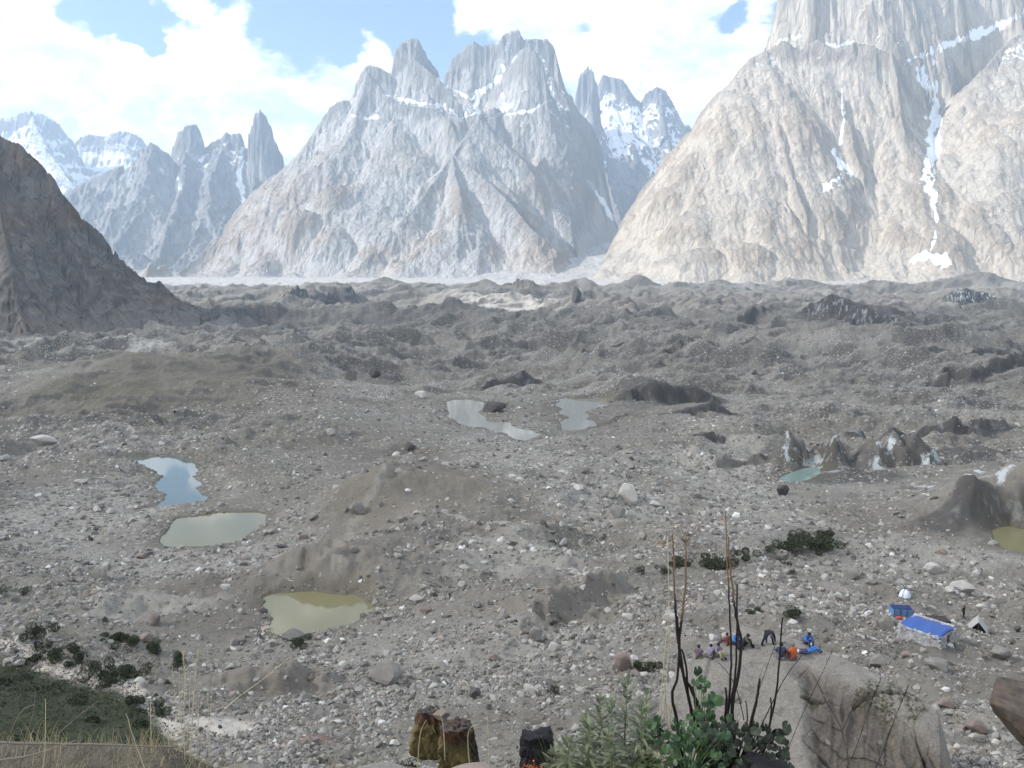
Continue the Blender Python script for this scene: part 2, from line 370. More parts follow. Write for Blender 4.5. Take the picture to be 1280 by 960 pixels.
def hit(px, py, dmin=4.5, dmax=6500):       # where the pixel's ray meets the finished ground
    d = ray(px, py); Ds = np.geomspace(dmin, dmax, 5000); z = d[2] / d[1] * Ds
    g = gz(d[0] / d[1] * Ds, Ds); k = int(np.argmax(z < g)); D = Ds[k]
    p = d * (D / d[1]); p[2] = g[k]; return p
# ---- albedo regions (pale granite rubble, brown till, dark ice-cored faces, turf, trail; some sun and shade painted in)
PXg, PYg = proj(GX, GY, GZ)
def region(px, py, rx, ry, warp=.5, seed=3):   # soft world-space patch round a ground point
    p = hit(px, py); k = p[1] / F
    dx = (GX - p[0]) / (rx * k); dy = (GY - p[1]) / (ry * k * p[1] / max(1.0, -p[2]))
    m = np.sqrt(dx * dx + dy * dy); return sst(m + warp * (fbm(GX / (rx * k * .5), GY / (rx * k * .5), 3, seed) - .5) * 2, 1.25, .6)
def to_ground(pts): return np.array([hit(*p)[:2] for p in pts])
def path_mask(pts, w):
    P = to_ground(pts); d = np.full(GX.shape, 1e9)
    lo = P.min(0) - w * 6; hi = P.max(0) + w * 6
    m = (GX > lo[0]) & (GX < hi[0]) & (GY > lo[1]) & (GY < hi[1]); dm = np.full(m.sum(), 1e9); X = GX[m]; Y = GY[m]
    for a, b in zip(P[:-1], P[1:]):
        e = b - a; t = np.clip(((X - a[0]) * e[0] + (Y - a[1]) * e[1]) / (e @ e), 0, 1)
        dm = np.minimum(dm, np.hypot(X - a[0] - e[0] * t, Y - a[1] - e[1] * t))
    d[m] = dm + (fbm(X / w / 2, Y / w / 2, 3, 8) - .5) * w * 1.2
    return sst(d, w, w * .35)
base = np.zeros((*GX.shape, 3)); base[:] = (.158, .144, .120)
def blend(m, c, k=1.0):
    global base
    m = (m * k)[..., None]; base = base * (1 - m) + np.array(c) * m
ns = fbm(GX / 45, GY / 45, 4, 91, .6); nl = fbm(GX / 300, GY / 220, 3, 95)
blend(sst(ns, .5, .68), (.215, .20, .175), .8); blend(sst(ns, .48, .3), (.125, .112, .094), .7); blend(sst(nl, .55, .75), (.20, .186, .162), .6)
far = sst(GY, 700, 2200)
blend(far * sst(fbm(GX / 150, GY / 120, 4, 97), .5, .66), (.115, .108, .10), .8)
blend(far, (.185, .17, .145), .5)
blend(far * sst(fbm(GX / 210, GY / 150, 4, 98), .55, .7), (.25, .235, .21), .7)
for r in [(120, 650, 130, 90), (230, 710, 150, 40), (900, 600, 70, 60), (760, 620, 90, 40), (520, 860, 90, 30), (700, 790, 100, 30), (640, 690, 120, 40), (1180, 690, 110, 30), (60, 428, 120, 14), (930, 560, 60, 30), (190, 770, 100, 25)]:
    blend(region(*r), (.25, .234, .206), .75)
for r in [(425, 690, 60, 50), (460, 640, 60, 45), (500, 610, 50, 30), (200, 470, 110, 40), (560, 610, 60, 30), (640, 900, 60, 25), (330, 850, 110, 22), (690, 740, 90, 22), (880, 690, 60, 16), (300, 480, 120, 30), (1190, 830, 50, 14)]:
    blend(region(*r), (.145, .127, .103), .85)
blend(region(230, 478, 170, 42), (.112, .098, .078), .7); blend(region(70, 424, 150, 13), (.34, .325, .295), .9)
blend(region(620, 382, 70, 8), (.42, .395, .35), .9)  # sunlit patch on the far moraine, painted as pale albedo
for r in [(80, 450, 90, 9), (120, 490, 90, 10)]: blend(region(*r), (.085, .08, .052), .55)
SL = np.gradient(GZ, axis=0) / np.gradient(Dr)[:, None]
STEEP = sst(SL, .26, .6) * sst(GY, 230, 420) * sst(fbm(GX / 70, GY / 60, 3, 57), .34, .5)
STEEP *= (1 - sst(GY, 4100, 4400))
blend(STEEP, (.075, .070, .064), .85)  # dark ice-cored faces, also painted shade on slopes towards the camera
blend(sst(SL, -.15, -.6) * sst(GY, 230, 420), (.23, .215, .19), .4)  # slopes facing away painted paler, light-and-shade contrast for the relief
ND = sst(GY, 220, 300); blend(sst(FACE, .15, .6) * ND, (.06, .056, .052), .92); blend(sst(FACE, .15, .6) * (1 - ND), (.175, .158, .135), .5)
DK = np.zeros_like(GZ); dark_m = region(1060, 595, 70, 12); DK = np.maximum(DK, dark_m); blend(dark_m, (.062, .058, .054), .85)
for r in [(1200, 640, 60, 12), (1240, 648, 50, 12), (1200, 565, 60, 22), (1050, 560, 40, 22), (800, 490, 45, 12), (870, 500, 45, 10), (1050, 395, 60, 8)]:
    q = region(*r); DK = np.maximum(DK, q); blend(q, (.062, .058, .054), .85)
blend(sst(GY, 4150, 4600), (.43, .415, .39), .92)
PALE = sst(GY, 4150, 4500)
blend(sst(np.abs(SHORE), .5, 0.0) * (SHORE < 90), (.10, .088, .068), .75)
for name in ('blue_pond', 'grey_pond', 'olive_pond', 'far_pond', 'corner_pond'): pass
# turf slope at the lower left, the trail beside it, the worn pale apron
GREEN = np.zeros_like(GZ)
gp = to_ground([(-140, 800), (0, 824), (60, 836), (130, 862), (190, 884), (212, 905), (216, 940)]); 
gpoly = np.vstack([gp, [[gp[-1][0] - 2, 44], [gp[0][0] - 30, 40]]])
mg = (GY > 35) & (GY < 140) & (GX < 0)
sd_ = poly_sd(GX[mg], GY[mg], gpoly) + (fbm(GX[mg] / 3, GY[mg] / 3, 3, 13) - .5) * 3
GREEN[mg] = sst(sd_, 1.0, -1.0)
blend(GREEN, (.030, .036, .017), .95)
blend(path_mask([(-60, 790), (40, 822), (110, 846), (165, 868), (205, 890), (225, 915)], 1.9), (.42, .37, .31), .95)
blend(region(270, 908, 70, 22), (.40, .365, .32), .9); blend(region(370, 930, 60, 10), (.25, .13, .11), .7); blend(path_mask([(345, 938), (375, 922), (405, 922)], .5), (.24, .09, .08), .8)
blend(path_mask([(520, 640), (600, 655), (680, 655), (760, 650), (880, 640), (960, 610)], .8), (.33, .31, .28), .7)
blend(path_mask([(505, 572), (478, 598), (456, 628), (437, 660), (420, 700)], 1.6), (.22, .20, .17), .6)
NEARG = sst(GY, 9, 4)
blend(NEARG, (.085, .07, .05), .8)
def rub_w():    # how densely each place is strewn with stones
    w = .6 + .9 * sst(ns, .42, .62)
    for r in [(425, 690, 60, 50), (460, 640, 55, 40), (200, 470, 150, 45), (560, 610, 60, 25), (690, 745, 90, 20), (640, 900, 60, 25), (330, 850, 110, 20), (1190, 825, 40, 12), (270, 905, 70, 25)]:
        w = w * (1 - .82 * region(*r, warp=.3))
    for r in [(120, 650, 130, 90), (230, 710, 150, 40), (520, 860, 100, 35), (700, 790, 110, 30), (900, 600, 80, 60), (760, 630, 90, 40), (1120, 850, 90, 30)]:
        w = w + .9 * region(*r, warp=.3)
    return w * (1 - GREEN) * (SHORE > .02) * (1 - .6 * np.clip(FACE * 2, 0, 1)) * (1 - .75 * DK)
RUB = rub_w()

def ground_material():
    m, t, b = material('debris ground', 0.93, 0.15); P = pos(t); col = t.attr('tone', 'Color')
    n1 = t.noise(P, 0.45, 8, .65); n2 = t.noise(P, .05, 6, .6)
    col = t.mix(1.0, col, t.mix(n1, (.66, .66, .66), (1.34, 1.34, 1.34)), 'MULTIPLY')
    col = t.mix(1.0, col, t.mix(n2, (.8, .8, .8), (1.2, 1.2, 1.2)), 'MULTIPLY')
    cell = t.voro(P, .9, 'F1', 'Color'); sep = t.n('ShaderNodeSeparateColor'); t.link(cell, sep.inputs[0])
    cell2 = t.voro(P, .28, 'F1', 'Color'); sep2 = t.n('ShaderNodeSeparateColor'); t.link(cell2, sep2.inputs[0])
    stony = t.attr('stony')
    d1 = t.voro(P, .9); d2 = t.voro(P, .28)
    s1 = t.math('MULTIPLY', t.step(sep.outputs[0], .62, .8), t.step(d1, .52, .38)); s2 = t.math('MULTIPLY', t.step(sep2.outputs[0], .80, .86), t.step(d2, .42, .3))
    s1 = t.math('MULTIPLY', s1, stony); s2 = t.math('MULTIPLY', s2, stony)
    stone = t.mix(sep.outputs[1], (.20, .19, .175), (.42, .40, .37)); stone2 = t.mix(sep2.outputs[1], (.13, .12, .11), (.38, .36, .33))
    col = t.mix(s1, col, stone); col = t.mix(s2, col, stone2)
    dk = t.math('MULTIPLY', t.step(sep.outputs[2], .75, .85), t.math('MULTIPLY', stony, .75)); col = t.mix(dk, col, (.10, .095, .09))
    ice = t.attr('ice'); streak = t.noise(t.scale(P, (.16, .16, .05)), 1.0, 8, .72)
    im = t.math('MULTIPLY', ice, t.step(streak, .52, .60)); im = t.math('MULTIPLY', im, 1.15, clamp=True)
    col = t.mix(im, col, t.mix(t.noise(P, .3, 4), (.36, .41, .42), (.68, .71, .71)))
    set_col(t, b, col)
    h = t.math('ADD', t.math('MULTIPLY', s1, .5), t.math('MULTIPLY', n1, .8)); h = t.math('ADD', h, t.math('MULTIPLY', s2, 1.2))
    nrm = t.bump(h, .9, .5); nrm = t.bump(t.noise(P, 4.0, 5, .7), .5, .12, nrm)
    t.link(nrm, b.inputs['Normal']); t.link(t.math('SUBTRACT', .93, t.math('MULTIPLY', im, .5)), b.inputs['Roughness'])
    return m
STONY = np.clip(RUB * .9, 0, 1) * (1 - GREEN) * sst(GY, 8, 30) * (1 - .8 * sst(FACE, .1, .5)) * (1 - .6 * PALE)
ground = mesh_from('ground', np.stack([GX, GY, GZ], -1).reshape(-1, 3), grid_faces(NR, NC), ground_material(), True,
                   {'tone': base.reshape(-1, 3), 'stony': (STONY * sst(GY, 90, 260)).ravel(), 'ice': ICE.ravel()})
tag(ground, 'debris-covered glacier and moraine floor of the valley', kind='structure')

def water_material(name, deep, rough=.035):
    m, t, b = material(name, rough, .5); set_col(t, b, deep); b.inputs['IOR'].default_value = 1.333
    P = pos(t); t.link(t.bump(t.noise(P, .9, 3, .5), .05, .05), b.inputs['Normal']); return m
W_MILK = water_material('milky grey water', (.19, .185, .15)); W_OLIVE = water_material('olive silt water', (.165, .15, .080)); W_TEAL = water_material('glacial teal water', (.16, .22, .20))
W_BLUE = water_material('clear dark water', (.10, .125, .115), .02)
def build_ponds():
    mats = dict(blue_pond=W_BLUE, grey_pond=W_OLIVE, olive_pond=W_OLIVE, far_pond=W_MILK, far_right_pond=W_MILK, ice_cliff_pond=W_TEAL, corner_pond=W_OLIVE, small_dark_pool=W_BLUE)
    for name, (P, zl) in PONDS.items():
        c = P.mean(0); S = 1 + 0.06
        me = bpy.data.meshes.new('pond_water'); a = P - np.roll(P, 1, 0); b_ = np.roll(P, -1, 0) - P; a /= np.linalg.norm(a, axis=1)[:, None]; b_ /= np.linalg.norm(b_, axis=1)[:, None]; tt = a + b_; tt /= np.linalg.norm(tt, axis=1)[:, None]; ar = np.sum(P[:, 0] * np.roll(P[:, 1], -1) - np.roll(P[:, 0], -1) * P[:, 1]); Q = P + np.stack([tt[:, 1], -tt[:, 0]], -1) * np.sign(ar) * .006 * c[1]
        bm = bmesh.new(); vs = [bm.verts.new((x, y, zl)) for x, y in Q]; bm.faces.new(vs); bmesh.ops.triangulate(bm, faces=bm.faces[:])
        bmesh.ops.recalc_face_normals(bm, faces=bm.faces[:])
        for f in bm.faces:
            if f.normal.z < 0: f.normal_flip()
        bm.to_mesh(me); bm.free(); me.materials.append(mats[name])
        o = bpy.data.objects.new('pond_water', me); scn.collection.objects.link(o); o['kind'] = 'structure'
build_ponds()
tick('ground')
# ------------------------------------------------------------------ mountains from ridge skeletons
def ridge_field(X, Y, ridges, zb, rib_l=(520, 170), rib_a=(.55, .3)):
    Z = np.full(X.shape, -1e9); DR = np.full(X.shape, 1e9)
    for ri, R in enumerate(ridges):
        P = np.array([W(*q) for q in R['p']]); s = R.get('s', 1.2); A = R.get('A', 0); L = R.get('L', 60); ra = R.get('rib', 1.0)
        sF = R.get('sf', s)
        if len(P) == 1: P = np.vstack([P, P + [1, 0, 0]])
        best = np.full(X.shape, 1e9); bx = np.zeros(X.shape); by = np.zeros(X.shape); bh = np.zeros(X.shape)
        zz = np.full(X.shape, -1e9)
        for a, b in zip(P[:-1], P[1:]):
            e = (b - a)[:2]; t = np.clip(((X - a[0]) * e[0] + (Y - a[1]) * e[1]) / (e @ e + 1e-9), 0, 1)
            cx = a[0] + e[0] * t; cyy = a[1] + e[1] * t; d = np.hypot(X - cx, Y - cyy)
            qx = cx + .22 * (X - cx) + ri * 977; qy = cyy + .22 * (Y - cyy)
            rib = 1 + ra * (rib_a[0] * (vn(qx / rib_l[0], qy / rib_l[0], 3) - .5) + rib_a[1] * (ridged(qx / rib_l[1], qy / rib_l[1], 2, 5) - .5))
            rib = np.clip(rib, .66, 1.9); front = (Y < cyy); sl = np.where(front, sF, s)
            drop = sl * d * rib + A * (1 - np.exp(-d / (L * rib)))
            v = a[2] + (b[2] - a[2]) * t - drop
            m = v > zz; zz = np.where(m, v, zz); DR = np.where(v > Z, np.minimum(d, 1e9), DR)
            Z = np.maximum(Z, v)
    return Z, DR
def mountain(ridges, zbase, px0, px1, D0, D1, nc, nr, mat, warp=(40, 14), detail=60, snow=None, tone=None, lab='', rib_l=(520, 170), rib_a=(.6, .28), crag=1.0, talus=None, fine=.22, carve=None):
    U = np.linspace((px0 - 640) / F, (px1 - 640) / F, nc); Dd = np.linspace(D0, D1, nr)
    X = U[None, :] * Dd[:, None]; Y = np.repeat(Dd[:, None], nc, 1); k = D0 / 6000
    WX = X + warp[0] * (fbm(X / (260 * k), Y / (260 * k), 3, 61) - .5) * 2 + warp[1] * (ridged(X / (60 * k), Y / (60 * k), 2, 66) - .5) * 2
    WY = Y + warp[0] * (fbm(X / (260 * k), Y / (260 * k), 3, 71) - .5) * 2 + warp[1] * (ridged(X / (60 * k), Y / (60 * k), 2, 76) - .5) * 2
    Z, DR = ridge_field(WX, WY, ridges, zbase, rib_l, rib_a)
    dm = sst(DR, 0, 160 * k)
    Z = Z - detail * dm * (1 - ridged(X / (170 * k), Y / (420 * k), 5, 81, .6)) * 2 - detail * fine * .7 * (1 - ridged(X / (42 * k), Y / (80 * k), 3, 85, .6)) * (.35 + dm)
    # ledges: soft stair-stepping of the rock
    st = 95 * k * crag; q = (Z + 40 * fbm(X / (400 * k), Y / (400 * k), 2, 99)) / st; fr = q - np.floor(q); Z = Z + st * .45 * (sst(fr, .25, .9) - fr) * dm * crag
    if talus is not None:      # aprons of scree soften the foot
        foot = talus; zt = zbase + (Z - zbase); m = Z < zbase + foot
        Z = np.where(m, zbase + foot * ((Z - zbase) / foot).clip(-3, 1) ** 1.0, Z)
    fs = (40 + 85 * fbm(X / (420 * k), Y / (900 * k), 3, 93) ** 2 * 2) * k; q = np.clip((Z - zbase) / fs, -8, 400); Z = zbase + fs * np.where(q > 12, q, np.log1p(np.exp(np.minimum(q, 12))))
    for carve in ([] if carve is None else carve if isinstance(carve, list) else [carve]):
        Pc = np.array([W(*p) for p in carve[0]]); lim = np.full(Z.shape, 1e9)
        for a, b in zip(Pc[:-1], Pc[1:]):
            e = (b - a)[:2]; t = np.clip(((X - a[0]) * e[0] + (Y - a[1]) * e[1]) / (e @ e), 0, 1); d = np.hypot(X - a[0] - e[0] * t, Y - a[1] - e[1] * t)
            dd = np.maximum(d - carve[1] * (.8 + .5 * fbm(X / 300, Y / 300, 2, 41)), 0); lim = np.minimum(lim, a[2] + (b[2] - a[2]) * t - 30 + 1.0 * dd + .009 * dd * dd)
        Z = np.minimum(Z, lim)
    low = Z < zbase + 2
    keep = ~(low[:-1, :-1] & low[1:, :-1] & low[:-1, 1:] & low[1:, 1:])
    Zc = np.maximum(Z, zbase - 90)
    gy = np.gradient(Zc, axis=0) / (Dd[1] - Dd[0]); gx = np.gradient(Zc, axis=1) / (np.gradient(X, axis=1)); gy = gy + gx * 0
    nz = 1 / np.sqrt(1 + gx ** 2 + gy ** 2)
    PX, PY = proj(X, Y, Zc)
    at = {'snow': (snow(X, Y, Zc, nz, PX, PY, gx, gy) if snow else np.zeros_like(Z)).ravel().clip(0, 1),
          'tan': (tone(X, Y, Zc, nz, PX, PY) if tone else np.zeros_like(Z)).ravel().clip(0, 1)}
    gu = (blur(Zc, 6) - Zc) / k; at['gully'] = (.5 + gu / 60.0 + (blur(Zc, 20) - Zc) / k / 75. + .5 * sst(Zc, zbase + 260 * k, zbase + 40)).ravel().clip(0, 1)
    Fq = grid_faces(nr, nc, keep); used = np.unique(Fq); rem = np.full(nr * nc, -1); rem[used] = np.arange(len(used))
    V = np.stack([X, Y, Zc], -1).reshape(-1, 3)[used]
    o = mesh_from('mountain', V, rem[Fq], mat, True, {a: v[used] for a, v in at.items()})
    tag(o, lab, kind='structure'); return o
def seg_mask(PX, PY, lines):       # painted snow couloirs and bands as they lie on the faces
    out = np.zeros_like(PX)
    wob = (fbm(PX / 7, PY / 7, 3, 44) - .5)
    for w, pts in lines:
        d = np.full(PX.shape, 1e9)
        for a, b in zip(pts[:-1], pts[1:]):
            ex, ey = b[0] - a[0], b[1] - a[1]; t = np.clip(((PX - a[0]) * ex + (PY - a[1]) * ey) / (ex * ex + ey * ey), 0, 1)
            d = np.minimum(d, np.hypot(PX - a[0] - ex * t, PY - a[1] - ey * t))
        out = np.maximum(out, sst(d + wob * w * 2.2, w, w * .4))
    return out
def rock_material(name, c1, c2, c3, sc, streak=(1, 1, .16), bump=1.0, crack=.45, tan=(.36, .28, .21)):
    m, t, b = material(name, .92, .12); P = pos(t)
    Ps = t.scale(P, tuple(sc * v for v in streak))
    wv = t.n('ShaderNodeTexNoise'); t.link(t.scale(P, (sc * .3,) * 3), wv.inputs['Vector']); wv.inputs['Scale'].default_value = 1; wv.inputs['Detail'].default_value = 3
    w3 = t.n('ShaderNodeVectorMath', operation='MULTIPLY_ADD'); t.link(wv.outputs['Color'], w3.inputs[0]); w3.inputs[1].default_value = (.45, .45, .45); t.link(Ps, w3.inputs[2])
    Ps = w3.outputs[0]
    n1 = t.noise(Ps, 1.0, 9, .66); n2 = t.noise(t.scale(P, (sc * .25,) * 3), 1.0, 6, .6); n3 = t.noise(Ps, 4.0, 6, .7)
    col = t.mix(t.step(n1, .35, .65), c1, c2); col = t.mix(t.step(n2, .45, .68), col, c3)
    col = t.mix(t.attr('tan'), col, t.mix(n1, tuple(v * .75 for v in tan), tuple(v * 1.2 for v in tan)))
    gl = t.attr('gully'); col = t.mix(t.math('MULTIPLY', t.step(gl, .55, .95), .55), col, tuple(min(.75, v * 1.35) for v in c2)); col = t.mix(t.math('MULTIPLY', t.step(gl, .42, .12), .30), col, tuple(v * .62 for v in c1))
    cr = t.voro(Ps, .8, 'DISTANCE_TO_EDGE'); crm = t.step(cr, .0, .07, 1.0, 0.0)
    crm = t.math('MULTIPLY', crm, t.step(n3, .45, .6)); col = t.mix(t.math('MULTIPLY', crm, crack), col, tuple(v * .35 for v in c1))
    col = t.mix(1.0, col, t.mix(t.step(n3, .3, .7), (.84, .84, .84), (1.12, 1.12, 1.12)), 'MULTIPLY')
    sn = t.attr('snow'); sn = t.math('MULTIPLY', sn, t.step(gl, .25, .6, .55, 1.15)); se = t.step(t.math('ADD', sn, t.math('MULTIPLY', t.math('SUBTRACT', t.noise(P, sc * 3.5, 7, .7), .5), .9)), .37, .64)
    col = t.mix(se, col, (.86, .88, .91)); set_col(t, b, col)
    h = t.math('ADD', n1, t.math('MULTIPLY', n3, .35)); h = t.math('SUBTRACT', h, t.math('MULTIPLY', crm, .25)); h = t.math('MULTIPLY', h, t.math('SUBTRACT', 1.0, t.math('MULTIPLY', se, .75)))
    t.link(t.bump(h, .85, bump / sc * .5), b.inputs['Normal']); return m

R_TRANGO = rock_material('trango granite', (.33, .32, .305), (.42, .405, .385), (.37, .345, .315), 1 / 90.)
R_CATH = rock_material('cathedral granite', (.355, .315, .265), (.44, .395, .335), (.40, .35, .295), 1 / 60., streak=(1, 1, .12), tan=(.40, .335, .265))
R_FAR = rock_material('far rock', (.24, .23, .225), (.34, .325, .31), (.29, .27, .25), 1 / 120.)
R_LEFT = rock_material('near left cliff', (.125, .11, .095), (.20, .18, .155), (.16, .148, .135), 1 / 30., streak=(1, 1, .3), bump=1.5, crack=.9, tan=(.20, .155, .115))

# ---- the tall twin massif in the middle
T = [
 dict(p=[(245, 358, 8300), (300, 305, 8300), (345, 262, 8250), (368, 222, 8200), (383, 195, 8200), (400, 158, 8200), (404, 150, 8200)], s=1.9, sf=1.05),
 dict(p=[(404, 148, 8200), (415, 132, 8200), (428, 124, 8200), (437, 127, 8200), (441, 150, 8200)], s=2.6, sf=1.5, A=60, L=30),
 dict(p=[(441, 150, 8250), (443, 105, 8250), (455, 84, 8250), (463, 80, 8250), (474, 84, 8250), (488, 92, 8250)], s=3.2, sf=1.9, A=140, L=40),
 dict(p=[(488, 96, 8300), (493, 62, 8300), (500, 54, 8300), (513, 47, 8300), (523, 48, 8300), (536, 70, 8300), (548, 86, 8300), (553, 104, 8300)], s=3.5, sf=2.1, A=230, L=40),
 dict(p=[(519, 72, 8180), (535, 84, 8120), (552, 100, 8080), (566, 113, 8040), (578, 131, 8000)], s=3.2, sf=1.6, A=200, L=45),
 dict(p=[(553, 128, 8900), (556, 96, 8900), (566, 70, 8900), (582, 58, 8900), (592, 50, 8900), (600, 56, 8900), (614, 54, 8900), (622, 54, 8900), (630, 42, 8900), (643, 36, 8900), (650, 35, 8900), (655, 48, 8900), (672, 47, 8900), (684, 48, 8900), (694, 60, 8900)], s=3.5, sf=1.5, A=260, L=60),
 dict(p=[(694, 60, 8880), (697, 80, 8800), (699, 110, 8700), (703, 140, 8600)], s=4.5, sf=3.0, A=500, L=60),
 dict(p=[(612, 116, 8700), (640, 80, 8500), (652, 62, 8450), (664, 56, 8400), (672, 66, 8380), (681, 78, 8360), (683, 98, 8330)], s=3.0, sf=1.75, A=230, L=50),
 dict(p=[(683, 98, 8330), (684, 130, 8230), (690, 160, 8100), (702, 185, 8000), (722, 215, 7950), (742, 262, 8000), (756, 292, 8050)], s=1.9, sf=1.5, A=60, L=60),
 dict(p=[(703, 140, 8600), (728, 190, 8450), (752, 232, 8500), (774, 268, 8550), (790, 290, 8600)], s=1.8, sf=1.3, A=60, L=60),
 dict(p=[(596, 145, 7800), (603, 138, 7800), (618, 134, 7800), (629, 136, 7800), (632, 155, 7780)], s=2.6, sf=2.2, A=220, L=45),
 dict(p=[(600, 142, 7800), (584, 168, 7650), (566, 192, 7500), (545, 225, 7200), (515, 262, 6900), (470, 310, 6500), (440, 345, 6250)], s=1.15, sf=.95, rib=1.2),
 dict(p=[(566, 192, 7500), (596, 214, 7300), (632, 248, 7000), (668, 288, 6700), (700, 338, 6400)], s=1.1, sf=.9, rib=1.2),
 dict(p=[(566, 196, 7450), (575, 250, 6900), (590, 310, 6450), (600, 345, 6200)], s=.85, sf=.8),
 dict(p=[(684, 170, 8150), (676, 205, 7800), (690, 240, 7600), (712, 270, 7500), (730, 305, 7450)], s=1.2, sf=1.0),
 dict(p=[(459, 90, 8230), (440, 160, 7950), (405, 225, 7600), (368, 280, 7200), (335, 320, 6950), (312, 345, 6800)], s=1.15, sf=.95, rib=1.3),
 dict(p=[(519, 90, 8180), (500, 135, 8050), (478, 175, 7850), (455, 235, 7450), (420, 300, 6950), (380, 345, 6600)], s=1.25, sf=1.0, A=40, L=60, rib=1.3),
 dict(p=[(498, 130, 8030), (540, 135, 7950), (575, 145, 7850)], s=2.0, sf=1.7, A=180, L=60),
 dict(p=[(404, 150, 8200), (392, 200, 7900), (354, 262, 7500), (315, 318, 7200), (290, 345, 7050)], s=1.1, sf=.95, rib=1.2),
]
TS = [(6, [(600, 118), (575, 150)]), (4, [(735, 225), (760, 262), (778, 285)]), (3.5, [(519, 72), (545, 95), (575, 130)]), (3, [(498, 124), (520, 128), (560, 134), (592, 142)]), (4, [(640, 130), (610, 150), (590, 132)]), (5, [(630, 90), (600, 120), (580, 145)]), (3, [(655, 40), (625, 78), (632, 95)]),
      (3, [(688, 125), (660, 140), (635, 142)]), (2.5, [(440, 145), (458, 148), (470, 146)]), (2, [(655, 48), (685, 50), (694, 58)]), (2, [(685, 138), (700, 150), (712, 160)]), (2.5, [(566, 112), (590, 125), (602, 150)]), (3, [(556, 128), (575, 150), (590, 140)]),
      (2.2, [(640, 78), (662, 56), (680, 76)]), (3, [(650, 34), (637, 42), (633, 60)]), (2.6, [(624, 100), (630, 128), (634, 136)])]
def snow_t(X, Y, Z, nz, PX, PY, gx, gy):
    hi = sst(Z, 900, 1900)
    s = hi * sst(nz, .42, .62) * .75 + .25 * hi * sst(fbm(X / 70, Z / 70, 4, 7), .5, .6) * sst(Z, 1400, 2000)
    return np.maximum(s, seg_mask(PX, PY, TS) * .95)
def tone_t(X, Y, Z, nz, PX, PY): return sst(fbm(X / 500, Z / 400, 4, 12), .42, .62) * sst(Z, 1500, 500) * .7
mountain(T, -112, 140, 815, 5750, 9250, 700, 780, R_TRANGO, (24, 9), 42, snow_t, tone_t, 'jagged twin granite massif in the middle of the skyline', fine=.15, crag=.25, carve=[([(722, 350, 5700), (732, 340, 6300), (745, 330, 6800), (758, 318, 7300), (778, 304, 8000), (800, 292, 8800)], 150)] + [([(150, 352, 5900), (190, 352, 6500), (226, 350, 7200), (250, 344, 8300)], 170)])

# ---- the great pale wall on the right
C = [
 dict(p=[(757, 350, 6000), (775, 318, 6050), (800, 275, 6100), (825, 235, 6150), (850, 194, 6200), (868, 165, 6200), (888, 148, 6200), (905, 118, 6250), (925, 88, 6250), (940, 72, 6250), (958, 62, 6250)], s=2.0, sf=1.15, rib=.8),
 dict(p=[(958, 64, 6250), (978, 50, 6240), (1000, 62, 6200), (1022, 48, 6200), (1045, 63, 6150), (1070, 52, 6150), (1095, 58, 6100), (1120, 70, 6080), (1135, 95, 6030), (1150, 160, 5950), (1163, 230, 5850), (1166, 290, 5700)], s=1.6, sf=1.35, A=120, L=80),
 dict(p=[(1115, 62, 6080), (1125, 130, 5850), (1140, 190, 5650), (1150, 240, 5500), (1158, 300, 5300)], s=2.2, sf=1.1, A=60, L=40),
 dict(p=[(1010, 150, 5900), (980, 230, 5600), (930, 290, 5400), (870, 340, 5200)], s=.9, sf=.9, rib=1.3),
 dict(p=[(1060, 150, 5850), (1080, 230, 5500), (1090, 290, 5300), (1100, 340, 5150)], s=.95, sf=.9, rib=1.3),
 dict(p=[(944, 90, 6700), (962, 40, 6650), (972, 0, 6600), (985, -60, 6600), (1020, -120, 6600), (1100, -150, 6650), (1200, -140, 6750), (1330, -120, 6900), (1500, -60, 6900)], s=3.0, sf=2.6, A=350, L=90, rib=1.3),
 dict(p=[(1080, -80, 6550), (1083, 10, 6420), (1085, 40, 6330)], s=3.5, sf=3.0, A=120, L=30),
 dict(p=[(1174, 318, 5300), (1182, 270, 5450), (1190, 222, 5600), (1197, 175, 5750), (1205, 130, 5900), (1228, 85, 6050), (1260, 52, 6200), (1290, 30, 6300), (1350, -30, 6400), (1450, -80, 6400)], s=1.35, sf=1.15, rib=.9),
 dict(p=[(1262, 85, 6150), (1300, 180, 5800), (1330, 280, 5400), (1350, 340, 5150)], s=1.0, sf=.95, rib=1.2),
 dict(p=[(1090, 210, 6300), (1165, 205, 6350), (1230, 185, 6400), (1320, 150, 6500), (1450, 130, 6500)], s=1.0, sf=.85),
 dict(p=[(1450, -80, 6400), (1560, 120, 6000), (1650, 300, 5500)], s=1.1, sf=1.0),
]
CS = [(9, [(1150, 90), (1168, 130), (1165, 200)]), (8, [(1168, 160), (1160, 215), (1168, 260)]), (4, [(1165, 60), (1170, 110), (1165, 150)]), (10, [(1148, 322), (1165, 318), (1180, 326)]), (6, [(1040, 190), (1060, 215), (1030, 235)]), (6, [(1165, 65), (1200, 50), (1250, 32), (1290, 12)]), (4, [(1130, 78), (1150, 70), (1165, 66)]), (5, [(1165, 150), (1175, 185), (1160, 215), (1150, 225)]), (3.5, [(1162, 215), (1166, 250), (1172, 275)]),
      (3, [(1172, 270), (1168, 300), (1160, 322)]), (2.5, [(1030, 55), (1048, 58), (1065, 52)]), (2, [(1052, 110), (1055, 150), (1050, 180)]), (2.5, [(960, 75), (975, 50), (1000, 45)])]
def snow_c(X, Y, Z, nz, PX, PY, gx, gy):
    return np.maximum(sst(Z, 1250, 1500) * sst(nz, .42, .6) * .7, seg_mask(PX, PY, CS) * (.70 + .5 * fbm(PX / 5, PY / 9, 3, 88)))
def tone_c(X, Y, Z, nz, PX, PY):
    return sst(fbm(X / 420, Z / 260, 4, 22), .40, .62) * sst(Z, 1250, 900)
